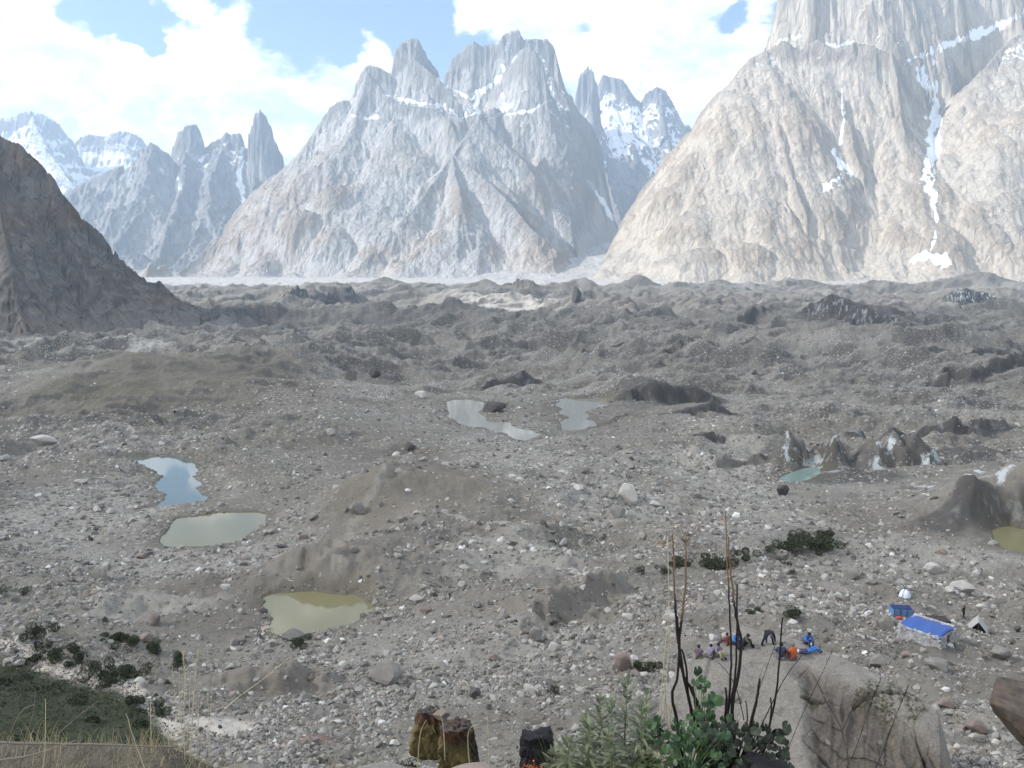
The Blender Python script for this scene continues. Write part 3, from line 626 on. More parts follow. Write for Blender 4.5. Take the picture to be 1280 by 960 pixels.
mountain(C, -112, 690, 1420, 4400, 7300, 640, 680, R_CATH, (30, 8), 27, snow_c, tone_c, 'sheer pale tan granite wall rising out of the frame on the right', fine=.14, rib_l=(330, 110), rib_a=(.5, .3), crag=.25, carve=[([(680, 356, 4500), (705, 352, 5200), (722, 344, 5900), (735, 330, 6500)], 110)])

# ---- snowy towers far behind the gap
G = [
 dict(p=[(690, 150, 12500), (706, 118, 12500), (716, 116, 12500)], s=2.5, sf=1.6, A=200, L=80),
 dict(p=[(720, 112, 12400), (723, 94, 12400), (735, 80, 12400), (742, 84, 12400), (748, 102, 12400), (751, 125, 12400)], s=4.5, sf=3.2, A=500, L=60),
 dict(p=[(745, 110, 13200), (756, 92, 13200), (768, 96, 13200), (778, 98, 13200), (790, 118, 13200), (800, 128, 13200), (806, 116, 13200), (820, 108, 13200), (830, 112, 13200), (842, 132, 13200), (853, 158, 13200), (870, 190, 13200)], s=1.8, sf=1.3, A=120, L=80, rib=1.4),
 dict(p=[(740, 130, 12300), (745, 170, 11900), (760, 230, 11300), (780, 280, 10600)], s=1.3, sf=1.2),
 dict(p=[(790, 120, 13200), (800, 170, 12600), (795, 220, 12000), (810, 280, 11300)], s=1.2, sf=1.1, rib=1.4),
 dict(p=[(824, 112, 13200), (835, 170, 12500), (850, 230, 11900), (840, 290, 11200)], s=1.2, sf=1.1, rib=1.4),
]
def snow_far(lo, hi, n0=.36, n1=.6, k=.9):
    def f(X, Y, Z, nz, PX, PY, gx, gy):
        return sst(Z + 700 * (fbm(X / 700, Y / 700, 3, 31) - .5), lo, hi) * sst(nz + .35 * (fbm(X / 120, Z / 120, 3, 33) - .5), n0, n1) * k
    return f
mountain(G, -112, 670, 900, 10500, 13900, 300, 330, R_FAR, (40, 22), 70, snow_far(700, 1700), None, 'snow-streaked towers far behind the gap on the right of the twin massif', rib_l=(700, 240), crag=.2)
# ---- blue-shadowed towers on the left
U_ = [
 dict(p=[(60, 262, 10800), (90, 235, 10800), (115, 222, 10800), (140, 212, 10800), (165, 202, 10800), (180, 186, 10800), (193, 177, 10800), (204, 186, 10800), (216, 193, 10800)], s=1.5, sf=1.05, rib=1.3),
 dict(p=[(216, 186, 11300), (222, 165, 11300), (232, 156, 11300), (243, 154, 11300), (251, 162, 11300), (256, 184, 11300)], s=3.0, sf=2.0, A=200, L=80),
 dict(p=[(256, 184, 11300), (268, 174, 11300), (281, 164, 11300), (288, 168, 11300), (300, 166, 11300), (304, 182, 11300)], s=2.4, sf=1.5, A=150, L=80),
 dict(p=[(309, 180, 10900), (310, 160, 10900), (315, 143, 10900), (325, 135, 10900), (333, 142, 10900), (341, 166, 10900), (352, 190, 10900), (356, 208, 10900)], s=4.0, sf=3.0, A=380, L=70),
 dict(p=[(300, 195, 10950), (320, 215, 10900), (356, 212, 10900), (372, 210, 10900), (400, 225, 10900)], s=1.4, sf=1.1),
 dict(p=[(193, 180, 10800), (180, 230, 10200), (150, 290, 9400), (130, 335, 8900)], s=1.0, sf=.9, rib=1.5),
 dict(p=[(235, 190, 11000), (228, 240, 10200), (205, 300, 9300), (195, 345, 8700)], s=1.0, sf=.9, rib=1.5),
 dict(p=[(275, 185, 11000), (262, 235, 10300), (262, 290, 9500), (250, 340, 8800)], s=1.0, sf=.9, rib=1.5),
 dict(p=[(320, 215, 10800), (310, 260, 10200), (300, 310, 9500), (290, 345, 9000)], s=1.0, sf=.9, rib=1.5),
 dict(p=[(90, 236, 10800), (70, 280, 10000), (60, 330, 9200)], s=1.0, sf=.9, rib=1.5),
]
US = [(5, [(305, 180), (298, 215), (300, 235)]), (4, [(300, 235), (308, 262), (312, 252)]), (2.5, [(296, 272), (312, 296)]), (3, [(222, 222), (226, 236)]), (3, [(330, 260), (322, 280)]), (2.5, [(330, 235), (345, 218), (362, 214)]), (3, [(250, 200), (262, 190), (280, 180)])]
def snow_u(X, Y, Z, nz, PX, PY, gx, gy):
    return np.maximum(snow_far(900, 1700, .30, .5, .85)(X, Y, Z, nz, PX, PY, gx, gy), seg_mask(PX, PY, US))
mountain(U_, -112, -60, 420, 8500, 11900, 480, 420, R_FAR, (45, 26), 120, snow_u, None, 'blue hazy towers with one thumb-shaped spire on the left', rib_l=(700, 240), rib_a=(.7, .4), crag=.3)
# ---- snow peaks behind on the far left
S_ = [
 dict(p=[(-140, 190, 15500), (-60, 160, 15500), (-20, 150, 15500), (10, 146, 15500), (38, 138, 15500), (58, 144, 15500), (75, 158, 15500), (92, 176, 15500)], s=1.8, sf=1.2, A=150, L=120, rib=1.2),
 dict(p=[(92, 176, 16000), (108, 166, 16000), (130, 170, 16000), (150, 162, 16000), (172, 166, 16000), (185, 180, 16000), (210, 196, 16000)], s=1.8, sf=1.1, A=150, L=120),
 dict(p=[(38, 142, 15500), (60, 190, 14800), (100, 240, 13800), (120, 290, 13000)], s=1.1, sf=1.0),
 dict(p=[(-20, 150, 15500), (10, 220, 14300), (60, 300, 13000)], s=1.1, sf=1.0),
]
mountain(S_, -112, -160, 240, 12500, 16500, 300, 260, R_FAR, (60, 30), 90, snow_far(500, 1500, .25, .5, 1.1), None, 'snowfields and peaks half in cloud on the far left', rib_l=(800, 300))
# ---- near shaded cliff on the left
Lc = [
 dict(p=[(-330, 20, 1900), (-200, 60, 1850), (-90, 118, 1800), (-30, 150, 1760), (0, 168, 1740), (28, 184, 1720), (50, 205, 1715), (75, 240, 1710), (100, 272, 1710), (118, 284, 1715), (135, 305, 1720), (160, 332, 1730), (185, 362, 1750), (198, 388, 1770), (214, 403, 1780)], s=1.3, sf=1.05, A=18, L=12, rib=.9),
 dict(p=[(60, 215, 1715), (75, 280, 1620), (95, 340, 1540), (110, 392, 1480)], s=1.3, sf=1.1, rib=1.0),
 dict(p=[(-20, 160, 1740), (0, 250, 1560), (15, 330, 1450), (25, 395, 1380)], s=1.25, sf=1.1, rib=1.0),
]
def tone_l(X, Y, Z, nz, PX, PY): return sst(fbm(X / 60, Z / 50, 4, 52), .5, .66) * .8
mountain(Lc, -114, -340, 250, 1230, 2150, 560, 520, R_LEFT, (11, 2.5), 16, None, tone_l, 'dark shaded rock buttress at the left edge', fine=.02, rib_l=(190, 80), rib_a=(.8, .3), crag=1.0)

# ---- pale side glacier and valley floor behind the moraine
def sheet(name, pts_l, pts_r, nr, nc, mat, amp, lab):
    A = np.array([W(*p) for p in pts_l]); Bp = np.array([W(*p) for p in pts_r]); t = np.linspace(0, len(A) - 1, nr)
    a = np.stack([np.interp(t, range(len(A)), A[:, i]) for i in range(3)], -1); b = np.stack([np.interp(t, range(len(A)), Bp[:, i]) for i in range(3)], -1)
    s = np.linspace(0, 1, nc)[None, :, None]; P = a[:, None] * (1 - s) + b[:, None] * s
    P[..., 2] += (ridged(P[..., 0] / 330, P[..., 1] / 420, 4, 5) - .66) * amp
    o = mesh_from(name, P.reshape(-1, 3), grid_faces(nr, nc), mat, True, {'snow': np.zeros(nr * nc), 'tan': np.zeros(nr * nc), 'gully': np.full(nr * nc, .5)}); tag(o, lab, kind='structure'); return o
R_PALE = rock_material('pale outwash', (.34, .33, .315), (.52, .505, .48), (.42, .40, .37), 1 / 60., streak=(1, .15, 1), bump=.8, crack=.2)
sheet('side_glacier', [(540, 355, 5150), (590, 347, 5900), (640, 334, 6600), (660, 320, 7200), (680, 303, 8000), (700, 293, 9500)], [(900, 355, 5150), (860, 345, 5900), (840, 331, 6600), (835, 317, 7200), (830, 299, 8000), (830, 289, 9500)], 160, 120, R_PALE, 40, 'pale side glacier flowing down between the massif and the right wall')
sheet('valley_floor', [(-700, 359, 5900), (-700, 353, 6700), (-700, 350, 7400), (-600, 346, 9000), (-500, 344, 12000)], [(1900, 359, 5900), (1900, 353, 6700), (1600, 350, 7400), (1500, 347, 9000), (1200, 350, 12000)], 130, 500, R_PALE, 120, 'pale outwash floor at the foot of the mountains')

# ---- the cumulus overhead whose shadow lies on the near glacier (above and behind the camera)
def shadow_cloud():
    m, t, b = material('cloud', 1.0, 0.0); set_col(t, b, (.82, .83, .85))
    tr = t.n('ShaderNodeBsdfTranslucent'); tr.inputs[0].default_value = (.85, .87, .9, 1); mx = t.n('ShaderNodeMixShader'); mx.inputs[0].default_value = .45
    t.link(b.outputs[0], mx.inputs[1]); t.link(tr.outputs[0], mx.inputs[2]); tp = t.n('ShaderNodeBsdfTransparent'); m2 = t.n('ShaderNodeMixShader'); m2.inputs[0].default_value = .68; t.link(mx.outputs[0], m2.inputs[1]); t.link(tp.outputs[0], m2.inputs[2]); t.link(m2.outputs[0], m.node_tree.nodes['Material Output'].inputs['Surface'])
    H = 3600.0; c = np.array([-50, 380, -90.]) + np.array(SUN) * ((H + 90) / SUN.z)
    nu, nv = 110, 60; th = np.linspace(0, 2 * np.pi, nu, endpoint=False)[None, :]; ph = np.linspace(-np.pi / 2, np.pi / 2, nv)[:, None]
    x = np.cos(ph) * np.cos(th); y = np.cos(ph) * np.sin(th); z = np.sin(ph) + 0 * th
    r = 1 + .30 * (fbm(x * 2.2 + 9, y * 2.2 + z, 4, 3) - .5) * 2; lump = 1 + .5 * (ridged(x * 3, y * 3, 4, 8) - .4)
    V = np.stack([c[0] + 2900 * x * r, c[1] + 1560 * y * r, H + np.where(z > 0, 420 * z * lump, 90 * z)], -1).reshape(-1, 3)
    i = np.arange(nv - 1)[:, None] * nu; j = np.arange(nu)[None, :]; j2 = (j + 1) % nu
    Fq = np.stack([i + j, i + j2, i + nu + j2, i + nu + j], -1).reshape(-1, 4)
    o = mesh_from('cloud', V, Fq, m, True); tag(o, 'broad cumulus overhead shading the near glacier', kind='structure')
shadow_cloud()

# ---- haze: one closed box of even thin air
def haze():
    mb = MB(); mb.box((0, 8300, 1530), (17000, 8600, 1680))
    m = bpy.data.materials.new('haze'); m.use_nodes = True; nt = m.node_tree; nt.nodes.clear(); t = NT(nt)
    o = t.n('ShaderNodeOutputMaterial'); v = t.n('ShaderNodeVolumePrincipled'); t.link(v.outputs[0], o.inputs['Volume'])
    v.inputs['Color'].default_value = (*HAZE_COLOR, 1); v.inputs['Density'].default_value = HAZE_DENSITY; v.inputs['Anisotropy'].default_value = .2
    ob = mb.build('haze', m); ob['kind'] = 'stuff'; ob['label'] = 'thin blue haze filling the valley air'
haze()
tick('mountains')
# ------------------------------------------------------------------ stones
def stone_mat(name, tintnode):
    m, t, b = material(name, .9, .2); P = pos(t)
    c = tintnode(t); n = t.noise(P, 1.6, 7, .65)
    c = t.mix(1.0, c, t.mix(n, (.68, .68, .68), (1.3, 1.3, 1.3)), 'MULTIPLY'); set_col(t, b, c)
    t.link(t.bump(t.noise(P, 2.2, 8, .7), .6, .12), b.inputs['Normal']); return m
def ramp(t, fac, stops):
    r = t.n('ShaderNodeValToRGB'); t.link(fac, r.inputs[0]); e = r.color_ramp.elements
    e[0].position = stops[0][0]; e[0].color = (*stops[0][1], 1); e[1].position = stops[-1][0]; e[1].color = (*stops[-1][1], 1)
    for p, c in stops[1:-1]:
        x = e.new(p); x.color = (*c, 1)
    return r.outputs[0]
STOPS = [(0, (.07, .063, .055)), (.25, (.14, .128, .112)), (.55, (.225, .21, .187)), (.8, (.35, .335, .305)), (.93, (.24, .19, .15)), (1, (.52, .51, .48))]
M_RUB = stone_mat('rubble stone', lambda t: ramp(t, t.attr('tint'), STOPS))
M_BLK = stone_mat('block stone', lambda t: ramp(t, t.n('ShaderNodeObjectInfo').outputs['Random'], STOPS))
def rotmats(n):
    q = RNG.normal(size=(n, 4)); q /= np.linalg.norm(q, axis=1)[:, None]; w, x, y, z = q.T
    return np.stack([1 - 2 * (y * y + z * z), 2 * (x * y - z * w), 2 * (x * z + y * w), 2 * (x * y + z * w), 1 - 2 * (x * x + z * z), 2 * (y * z - x * w), 2 * (x * z - y * w), 2 * (y * z + x * w), 1 - 2 * (x * x + y * y)], -1).reshape(-1, 3, 3)
def ico(sub):
    bm = bmesh.new(); bmesh.ops.create_icosphere(bm, subdivisions=sub, radius=1); bm.verts.ensure_lookup_table()
    V = np.array([v.co[:] for v in bm.verts]); Fc = np.array([[v.index for v in f.verts] for f in bm.faces]); bm.free(); return V, Fc
def rubble(N=230000):
    D0, D1 = 47., 520.
    u = RNG.random(N * 5); D = 1 / (1 / D0 + u ** 1.0 * (1 / D1 - 1 / D0)); U = RNG.uniform(-.80, .80, N * 5)
    x = U * D; w = gz(x, D, RUB); clump = fbm(x / 6, D / 6, 3, 19); w = w * (.35 + 1.5 * sst(clump, .42, .6))
    ok = RNG.random(N * 5) < w * .5; x = x[ok][:N]; D = D[ok][:N]; n = len(x)
    z = gz(x, D)
    s = .00095 * D * (1 - RNG.random(n)) ** (-1 / 2.1); s = np.clip(s, .06, np.minimum(.0075 * D, 1.3))
    z = z - s * .15; x = x + RNG.normal(0, .2, n)
    V, Fc = ico(1); J = RNG.uniform(.5, 1.25, (n, 12, 1)); A = np.stack([np.ones(n), RNG.uniform(.65, 1, n), RNG.uniform(.45, .85, n)], -1)[:, None, :]
    P = V[None] * J * A; P = np.einsum('nij,nkj->nki', rotmats(n), P) * s[:, None, None]; P[..., 2] *= .95
    P += np.stack([x, D, z], -1)[:, None, :]
    F2 = (Fc[None] + (np.arange(n) * 12)[:, None, None]).reshape(-1, 3); tint = np.repeat(np.clip(RNG.normal(.52, .24, n), 0, 1), 12)
    o = mesh_from('rubble', P.reshape(-1, 3), F2, M_RUB, False, {'tint': tint}); tag(o, 'loose granite rubble strewn over the moraine', kind='stuff')
rubble(); tick('rubble')
def poly_rock(seed, planes=16, sub=3, jit=.03):
    rg = np.random.default_rng(seed); V, Fc = ico(sub); n = rg.normal(size=(planes, 3)); n /= np.linalg.norm(n, axis=1)[:, None]; d = rg.uniform(.62, .98, planes)
    c = V @ n.T; r = np.min(np.where(c > .08, d[None] / np.maximum(c, .08), 9), axis=1); r = np.minimum(r, 1.25)
    V2 = V * r[:, None]; V2 += jit * (rg.random((len(V), 1)) - .5) * V
    return V2, Fc
ROCKS = []
for k in range(14):
    V, Fc = poly_rock(k, 9 + k % 5, 3, .02); V = V * np.array([1, .8, .62]); me_o = mesh_from('boulder', V, Fc, M_BLK, False); ROCKS.append(me_o.data); bpy.data.objects.remove(me_o)
def put_rock(x, y, s, label, group=None, me=None, sc=(1, 1, 1), rz=None, sink=.25, name='boulder', tilt=.35, mat=None):
    me = me or ROCKS[random.randrange(14)]
    if mat: me = me.copy(); me.materials.clear(); me.materials.append(mat)
    o = bpy.data.objects.new(name, me); scn.collection.objects.link(o)
    o.location = (x, y, float(gz(x, y)[0]) + s * sc[2] * (.62 - sink) * .8); o.scale = (s * sc[0], s * sc[1], s * sc[2])
    o.rotation_euler = (random.uniform(-tilt, tilt), random.uniform(-tilt, tilt), random.uniform(0, 6.3) if rz is None else rz)
    tag(o, label, 'boulder', group); return o
PALE_M = stone_mat('pale granite block', lambda t: t.mix(t.noise(pos(t), .7, 4), (.32, .30, .27), (.47, .45, .41)))
GREY_M = stone_mat('grey block', lambda t: t.mix(t.noise(pos(t), .7, 4), (.15, .14, .125), (.25, .232, .205)))
DARK_M = stone_mat('dark block', lambda t: t.mix(t.noise(pos(t), .9, 4), (.05, .048, .045), (.11, .10, .095)))
DARK2_M = stone_mat('dark grey block', lambda t: t.mix(t.noise(pos(t), .9, 4), (.11, .105, .10), (.18, .17, .16)))
LIGHT_M = stone_mat('light grey block', lambda t: t.mix(t.noise(pos(t), .9, 4), (.24, .228, .205), (.34, .322, .292)))
RED_M = stone_mat('pink brown block', lambda t: t.mix(t.noise(pos(t), .9, 4), (.17, .13, .11), (.26, .215, .185)))
BROWN_M = stone_mat('rust brown boulder', lambda t: t.mix(t.step(t.noise(pos(t), .8, 6, .6), .35, .65), (.06, .05, .042), (.12, .09, .065)))
NAMED = [  # px, py(foot), width px, height ratio, material, label
 (772, 646, 22, .8, GREY_M, 'large grey block with a flat pale top below the far ponds'), (786, 626, 26, 1.1, PALE_M, 'pale pointed triangular block on the rubble slope right of centre'),
 (728, 590, 18, .6, GREY_M, 'flat grey slab on the rubble beneath the right far pond'), (616, 514, 30, .5, DARK_M, 'dark wet boulder at the tip of the left far pond'),
 (526, 498, 16, .7, PALE_M, 'pale block just left of the far pond shore'), (468, 470, 16, .8, DARK_M, 'isolated dark boulder on the debris left of the far pond'),
 (54, 556, 30, .6, PALE_M, 'long pale rounded boulder on the bright slope at the left edge'), (126, 726, 26, .9, GREY_M, 'big rounded grey boulder on the slope below the left ponds'),
 (193, 780, 22, 1.0, RED_M, 'pink and grey block beside the bushes at the lower left'), (183, 802, 20, .8, RED_M, 'reddish block just above the lower left bushes'), (229, 673, 0, 1, None, ''),
 (448, 642, 22, .9, GREY_M, 'grey block stuck in the bare gully of the central mound'), (441, 690, 10, .9, GREY_M, 'small dark block low in the bare gully'), (366, 800, 26, .8, GREY_M, 'rounded grey boulder on the near shore of the olive pond'),
 (520, 752, 16, .8, PALE_M, 'pale rounded block right of the olive pond'), (532, 765, 14, .7, RED_M, 'olive brown block just below the pale one right of the olive pond'), (580, 712, 12, .8, PALE_M, 'whitish block in the rubble below the central mound'),
 (480, 855, 44, .8, GREY_M, 'large brown grey boulder at the left edge of the white scree'), (593, 872, 20, .9, DARK_M, 'dark grey boulder on the scree above the upright rocks'), (777, 838, 22, 1.3, RED_M, 'upright pinkish block left of the great boulder'),
 (692, 812, 16, .8, PALE_M, 'largest pale block of the cluster in the middle foreground'), (670, 800, 18, 1.1, GREY_M, 'pointed grey block of the cluster in the middle foreground'), (660, 792, 12, .9, GREY_M, 'small dark block beside the pointed one'),
 (838, 775, 24, .5, PALE_M, 'long pale flat block left of the burnt stems'), (785, 775, 16, .6, PALE_M, 'white block with a shaded side left of the burnt stems'), (618, 826, 14, .9, RED_M, 'brown block in the rubble above the white scree'),
 (1202, 738, 28, .65, PALE_M, 'bright flat topped boulder on the slope above the tents'), (1226, 762, 14, .8, PALE_M, 'small bright boulder above the ridge tent'), (1109, 785, 20, .95, GREY_M, 'rounded boulder left of the blue roofed shelter'),
 (1163, 716, 22, .7, PALE_M, 'pale block at the top of the slope above the dome tent'), (1100, 832, 34, .6, GREY_M, 'broad low boulder behind the right shoulder of the great boulder'), (1172, 836, 34, .45, GREY_M, 'long low grey rock in front of the shelter'),
 (1272, 790, 12, 1.0, DARK_M, 'round dark boulder right of the ridge tent'), (1250, 824, 30, .8, GREY_M, 'blocky grey boulder pile right of the shelter'), (1064, 723, 22, .7, GREY_M, 'grey block above the green bushes'),
 (1222, 914, 26, .7, RED_M, 'brown wedge shaped rock with a shadow beneath at the lower right'), (1203, 912, 14, .6, RED_M, 'low reddish rock beside the wedge shaped rock'), (1219, 925, 16, .7, PALE_M, 'greenish white rock in front of the wedge shaped rock'),
 (1208, 882, 10, .9, PALE_M, 'small white block in a dark hollow at the lower right'), (1227, 958, 16, .8, PALE_M, 'pale rock at the bottom right edge'), (1272, 940, 24, .6, GREY_M, 'grey rock at the foot of the rust brown boulder'), (1182, 884, 22, .7, RED_M, 'brown rock above the bare patch at the lower right'),
 (978, 618, 18, 1.1, DARK_M, 'dark upright rock beside the ice cliff pond'), (720, 376, 12, 1.7, DARK_M, 'dark rock table balanced on the far moraine crest'), (700, 744, 0, 1, None, ''), (512, 562, 14, .8, DARK_M, 'dark block above the small dark pool'),
]
for px, py, w, hr, mt, lab in NAMED:
    if not mt: continue
    p = hit(px, py); s = w / 2 / F * p[1] * .95; put_rock(p[0], p[1], s, lab, None, ROCKS[(px * 7 + py) % 10], (1, .85, hr / .62), rz=random.uniform(-.4, .4), sink=.12, tilt=.15, mat=mt)
LAND = [(222, 605, 'blue reflecting pond'), (270, 662, 'grey pond'), (395, 765, 'olive pond'), (600, 515, 'left far pond'), (728, 518, 'right far pond'), (990, 596, 'ice cliff pond'), (1262, 670, 'corner pond'), (521, 575, 'small dark pool'),
        (54, 552, 'long pale rounded boulder'), (126, 720, 'big rounded boulder of the left slope'), (186, 790, 'pair of reddish blocks'), (786, 612, 'pale triangular block'), (772, 638, 'flat topped grey block'), (500, 600, 'top of the central mound'), (445, 665, 'bare gully of the mound'),
        (484, 846, 'large brown grey boulder by the scree'), (593, 864, 'dark boulder on the scree'), (777, 824, 'upright pinkish block'), (680, 800, 'block cluster in the middle foreground'), (838, 770, 'long flat block by the burnt stems'), (1202, 732, 'bright flat topped boulder'),
        (1109, 776, 'rounded boulder beside the shelter'), (1175, 800, 'blue roofed shelter'), (1222, 780, 'ridge tent'), (1131, 741, 'white dome tent'), (1126, 762, 'dark blue tent'), (1010, 682, 'green patch of bushes'), (880, 704, 'row of bushes behind the stems'), (932, 694, 'bush right of the stems'),
        (990, 768, 'green cushion behind the people'), (1222, 905, 'wedge shaped rock'), (1262, 900, 'rust brown leaning boulder'), (1100, 830, 'right shoulder of the great boulder'), (550, 900, 'upright rocks'), (228, 822, 'isolated bush'), (90, 820, 'two dark corner bushes'), (140, 840, 'row of trail side bushes'), (330, 850, 'diagonal straw'),
        (720, 372, 'rock table'), (616, 510, 'dark boulder in the far pond'), (372, 800, 'shore boulder of the olive pond'), (580, 708, 'whitish block below the mound'), (1040, 600, 'ice cliffs'), (1180, 630, 'dark right hand scarp'), (170, 450, 'dark left mound'), (835, 495, 'dark twin mounds'), (660, 880, 'black upright rock'), (930, 640, 'pale slope left of the ice cliffs'), (250, 900, 'worn pale patch of trail'), (640, 740, 'shallow bare hollow'), (460, 920, 'bottom grass fringe'), (1000, 740, 'slope above the great boulder'), (1150, 900, 'right foot of the great boulder')]
def dirword(dx, dy):
    a = math.degrees(math.atan2(-dy, dx)) % 360
    return ['to the right of', 'behind and right of', 'behind', 'behind and left of', 'to the left of', 'in front and left of', 'in front of', 'in front and right of'][int((a + 22.5) // 45) % 8]
TONES = [('pale', PALE_M), ('grey', GREY_M), ('light grey', None), ('dark', DARK2_M), ('pinkish', RED_M)]
def blocks(N=225):
    M = 16000; u = RNG.random(M); D = 1 / (1 / 50. + u * (1 / 620. - 1 / 50.)); U = RNG.uniform(-.62, .62, M); x = U * D
    w = gz(x, D, RUB); ok = RNG.random(M) < w * .6; x = x[ok]; D = D[ok]; n = len(x)
    s = .0019 * D * (1 - RNG.random(n)) ** (-1 / 2.5); s = np.clip(s, 0, np.minimum(.0066 * D, 2.0)) * RNG.uniform(.8, 1, n)
    idx = np.argsort(-(s / D))[:N]; seen = {}; cells = {}; items = []; meshes = {}
    for i in idx:
        z = float(gz(x[i], D[i])[0]); px, py = proj(x[i], D[i], z); t = int(RNG.choice(5, p=[.2, .22, .4, .11, .07])); c = (t, int(RNG.integers(14)))
        if c not in meshes:
            me = ROCKS[c[1]].copy(); me.materials.clear(); me.materials.append(TONES[t][1] or LIGHT_M); meshes[c] = me
        # nearest landmark; tone, size and side make the label its own
        sz = s[i] / D[i] * F * 2; L = sorted(LAND, key=lambda l: (l[0] - px) ** 2 + (1.4 * (l[1] - py)) ** 2); pick = None
        sw = 'big ' if sz > 15 else ('small ' if sz < 8 else '')
        for l in L[:5]:
            dist = math.hypot(l[0] - px, l[1] - py); nr = 'just ' if dist < 45 else ''
            for form in ('{sw}{t} block {nr}{d} the {n}', '{sw}{t} {sh} block {nr}{d} the {n}', '{sw}{t} block lying {nr}{d} the {n}, near the {n2}'):
                n2 = [q for q in L if q is not l][0][2]; sh = 'squat' if c[1] % 2 else 'angular'
                lab = form.format(sw=sw, t=TONES[t][0], nr=nr, d=dirword(px - l[0], py - l[1]), n=l[2], n2=n2, sh=sh)
                if lab not in seen and len(lab.split()) <= 16: pick = lab; break
            if pick: break
        pick = pick or lab; seen[pick] = 1
        put_rock(float(x[i]), float(D[i]), float(s[i]), pick, 'granite blocks among the moraine rubble', meshes[c])
blocks(); tick('blocks')

# ---- the great monolith with the resting party
def plane(a, b, c):
    a, b, c = map(np.array, (a, b, c)); n = np.cross(b - a, c - a); n = n / n[2]; return lambda x, y: a[2] - (n[0] * (x - a[0]) + n[1] * (y - a[1]))
MONO_TOP = None
def monolith():
    global MONO_TOP
    MS = .8; W_ = W
    def Wm(px, py, D): return W_(px, py, D * MS)
    pl = [plane(Wm(940, 772, 66), Wm(1003, 806, 62.5), Wm(930, 950, 50.5)),
          plane(Wm(985, 822, 60), Wm(1092, 842, 58.5), Wm(1040, 940, 53.5))]
    def top(x, y):
        z = np.minimum.reduce([p(x, y) for p in pl])
        z0 = z
        a = Wm(925, 778, 65.5); b = Wm(1003, 800, 63.5); c = Wm(1100, 842, 59.5); d = Wm(1172, 895, 56); e = Wm(1176, 960, 53); l = Wm(905, 795, 64); l2 = Wm(872, 812, 62); l3 = Wm(836, 836, 59); l4 = Wm(812, 880, 55.5)
        for (p, q) in ((l3, l2), (l2, l), (l, a), (a, b), (b, c), (c, d), (d, e), (l4, l3)):
            ex, ey = q[0] - p[0], q[1] - p[1]; L = math.hypot(ex, ey); dist = ((x - p[0]) * -ey + (y - p[1]) * ex) / L   # positive outside
            z = np.minimum(z, min(p[2], q[2]) + .9 + .0 * x - 3.2 * (dist + .3)) if False else np.minimum(z, z0 - np.where(dist > 0, dist * 3.0, 0) - np.where(dist > -1.2, (dist + 1.2).clip(0) ** 2 * .18, 0))
        return z
    x = np.linspace(6.5, 28, 420); y = np.linspace(37.5, 54.5, 380); X, Y = np.meshgrid(x, y)
    Z = top(X, Y); q1 = W(985, 815, 60 * MS); q2 = W(1015, 960, 51 * MS); ex, ey = q2[0] - q1[0], q2[1] - q1[1]; LL = math.hypot(ex, ey); f = sst(-((X - q1[0]) * -ey + (Y - q1[1]) * ex) / LL * -1 + 1.8 * (fbm(X / 3, Y / 3, 3, 2) - .5), -.2, 1.0)
    q3 = W(1000, 800, 63 * MS); q4 = W(1090, 845, 59 * MS); ex, ey = q4[0] - q3[0], q4[1] - q3[1]; LL = math.hypot(ex, ey); f = f * sst(-((X - q3[0]) * -ey + (Y - q3[1]) * ex) / LL + 1.2 * (fbm(X / 3, Y / 3, 3, 12) - .5), 1.3, 2.2)      # broken right-hand face
    Z = Z - (.15 + .95 * f) * (1 - ridged(X / 5.2 + Y / 9, Y / 7.5, 4, 3, .55)) + .25 * (fbm(X / 2.5, Y / 4, 4, 6) - .5) * (1 - f * .3) - .6 * f * (1 - ridged((X - Y * .4) / 1.1, Y / 4, 3, 9, .6))
    cr = np.abs(np.sin((X * .55 + Y * .35) + 2.2 * fbm(X / 5, Y / 5, 3, 14))); Z = Z - f * .7 * sst(cr, .12, 0)
    CK = np.zeros_like(Z)
    for wd_, cpts in ((.16, [(1030, 845), (1046, 885), (1040, 930), (1052, 960)]), (.20, [(1066, 838), (1070, 880), (1092, 905), (1100, 945)]), (.14, [(1112, 862), (1132, 890), (1160, 915)]), (.12, [(1002, 862), (1018, 900), (1012, 950)]), (.10, [(1092, 905), (1120, 912), (1150, 935)]), (.08, [(905, 815), (925, 850), (918, 900)]), (.13, [(1075, 925), (1055, 948)])):
        q = [W(u, v, 45.8) for u, v in cpts]
        for a, b in zip(q[:-1], q[1:]):
            e = (b - a)[:2]; tt = np.clip(((X - a[0]) * e[0] + (Y - a[1]) * e[1]) / (e @ e), 0, 1); dd = np.hypot(X - a[0] - e[0] * tt, Y - a[1] - e[1] * tt) + .5 * (fbm(X * 1.1, Y * 1.1, 3, 5) - .5)
            CK = np.maximum(CK, sst(np.abs(dd), wd_, wd_ * .25))
    Z = Z - CK * .35
    dn = sst(np.abs((X - 11.6) - (Y - 48) * .35 + 1.2 * (fbm(X / 4, Y / 4, 2, 17) - .5)), .25, 0) * .12; Z = Z - dn
    G = gz(X.ravel(), Y.ravel()).reshape(X.shape); Z = np.maximum(Z, G - 3)
    moss = f * sst(fbm(X / 1.3, Y / 2.0, 4, 33), .66, .74) * (ridged(X / 2.2, Y / 5, 2, 34) > .45)
    for (px, py, r) in ((1098, 902, .8), (1080, 875, .45), (1130, 948, .9)):
        q = W(px, py, 45.5); moss = np.maximum(moss, sst(np.hypot(X - q[0], (Y - q[1]) * .6) + 1.2 * (fbm(X, Y, 3, 3) - .5), r, r * .6))
    m, t, b = material('monolith granite', .88, .2); P = pos(t)
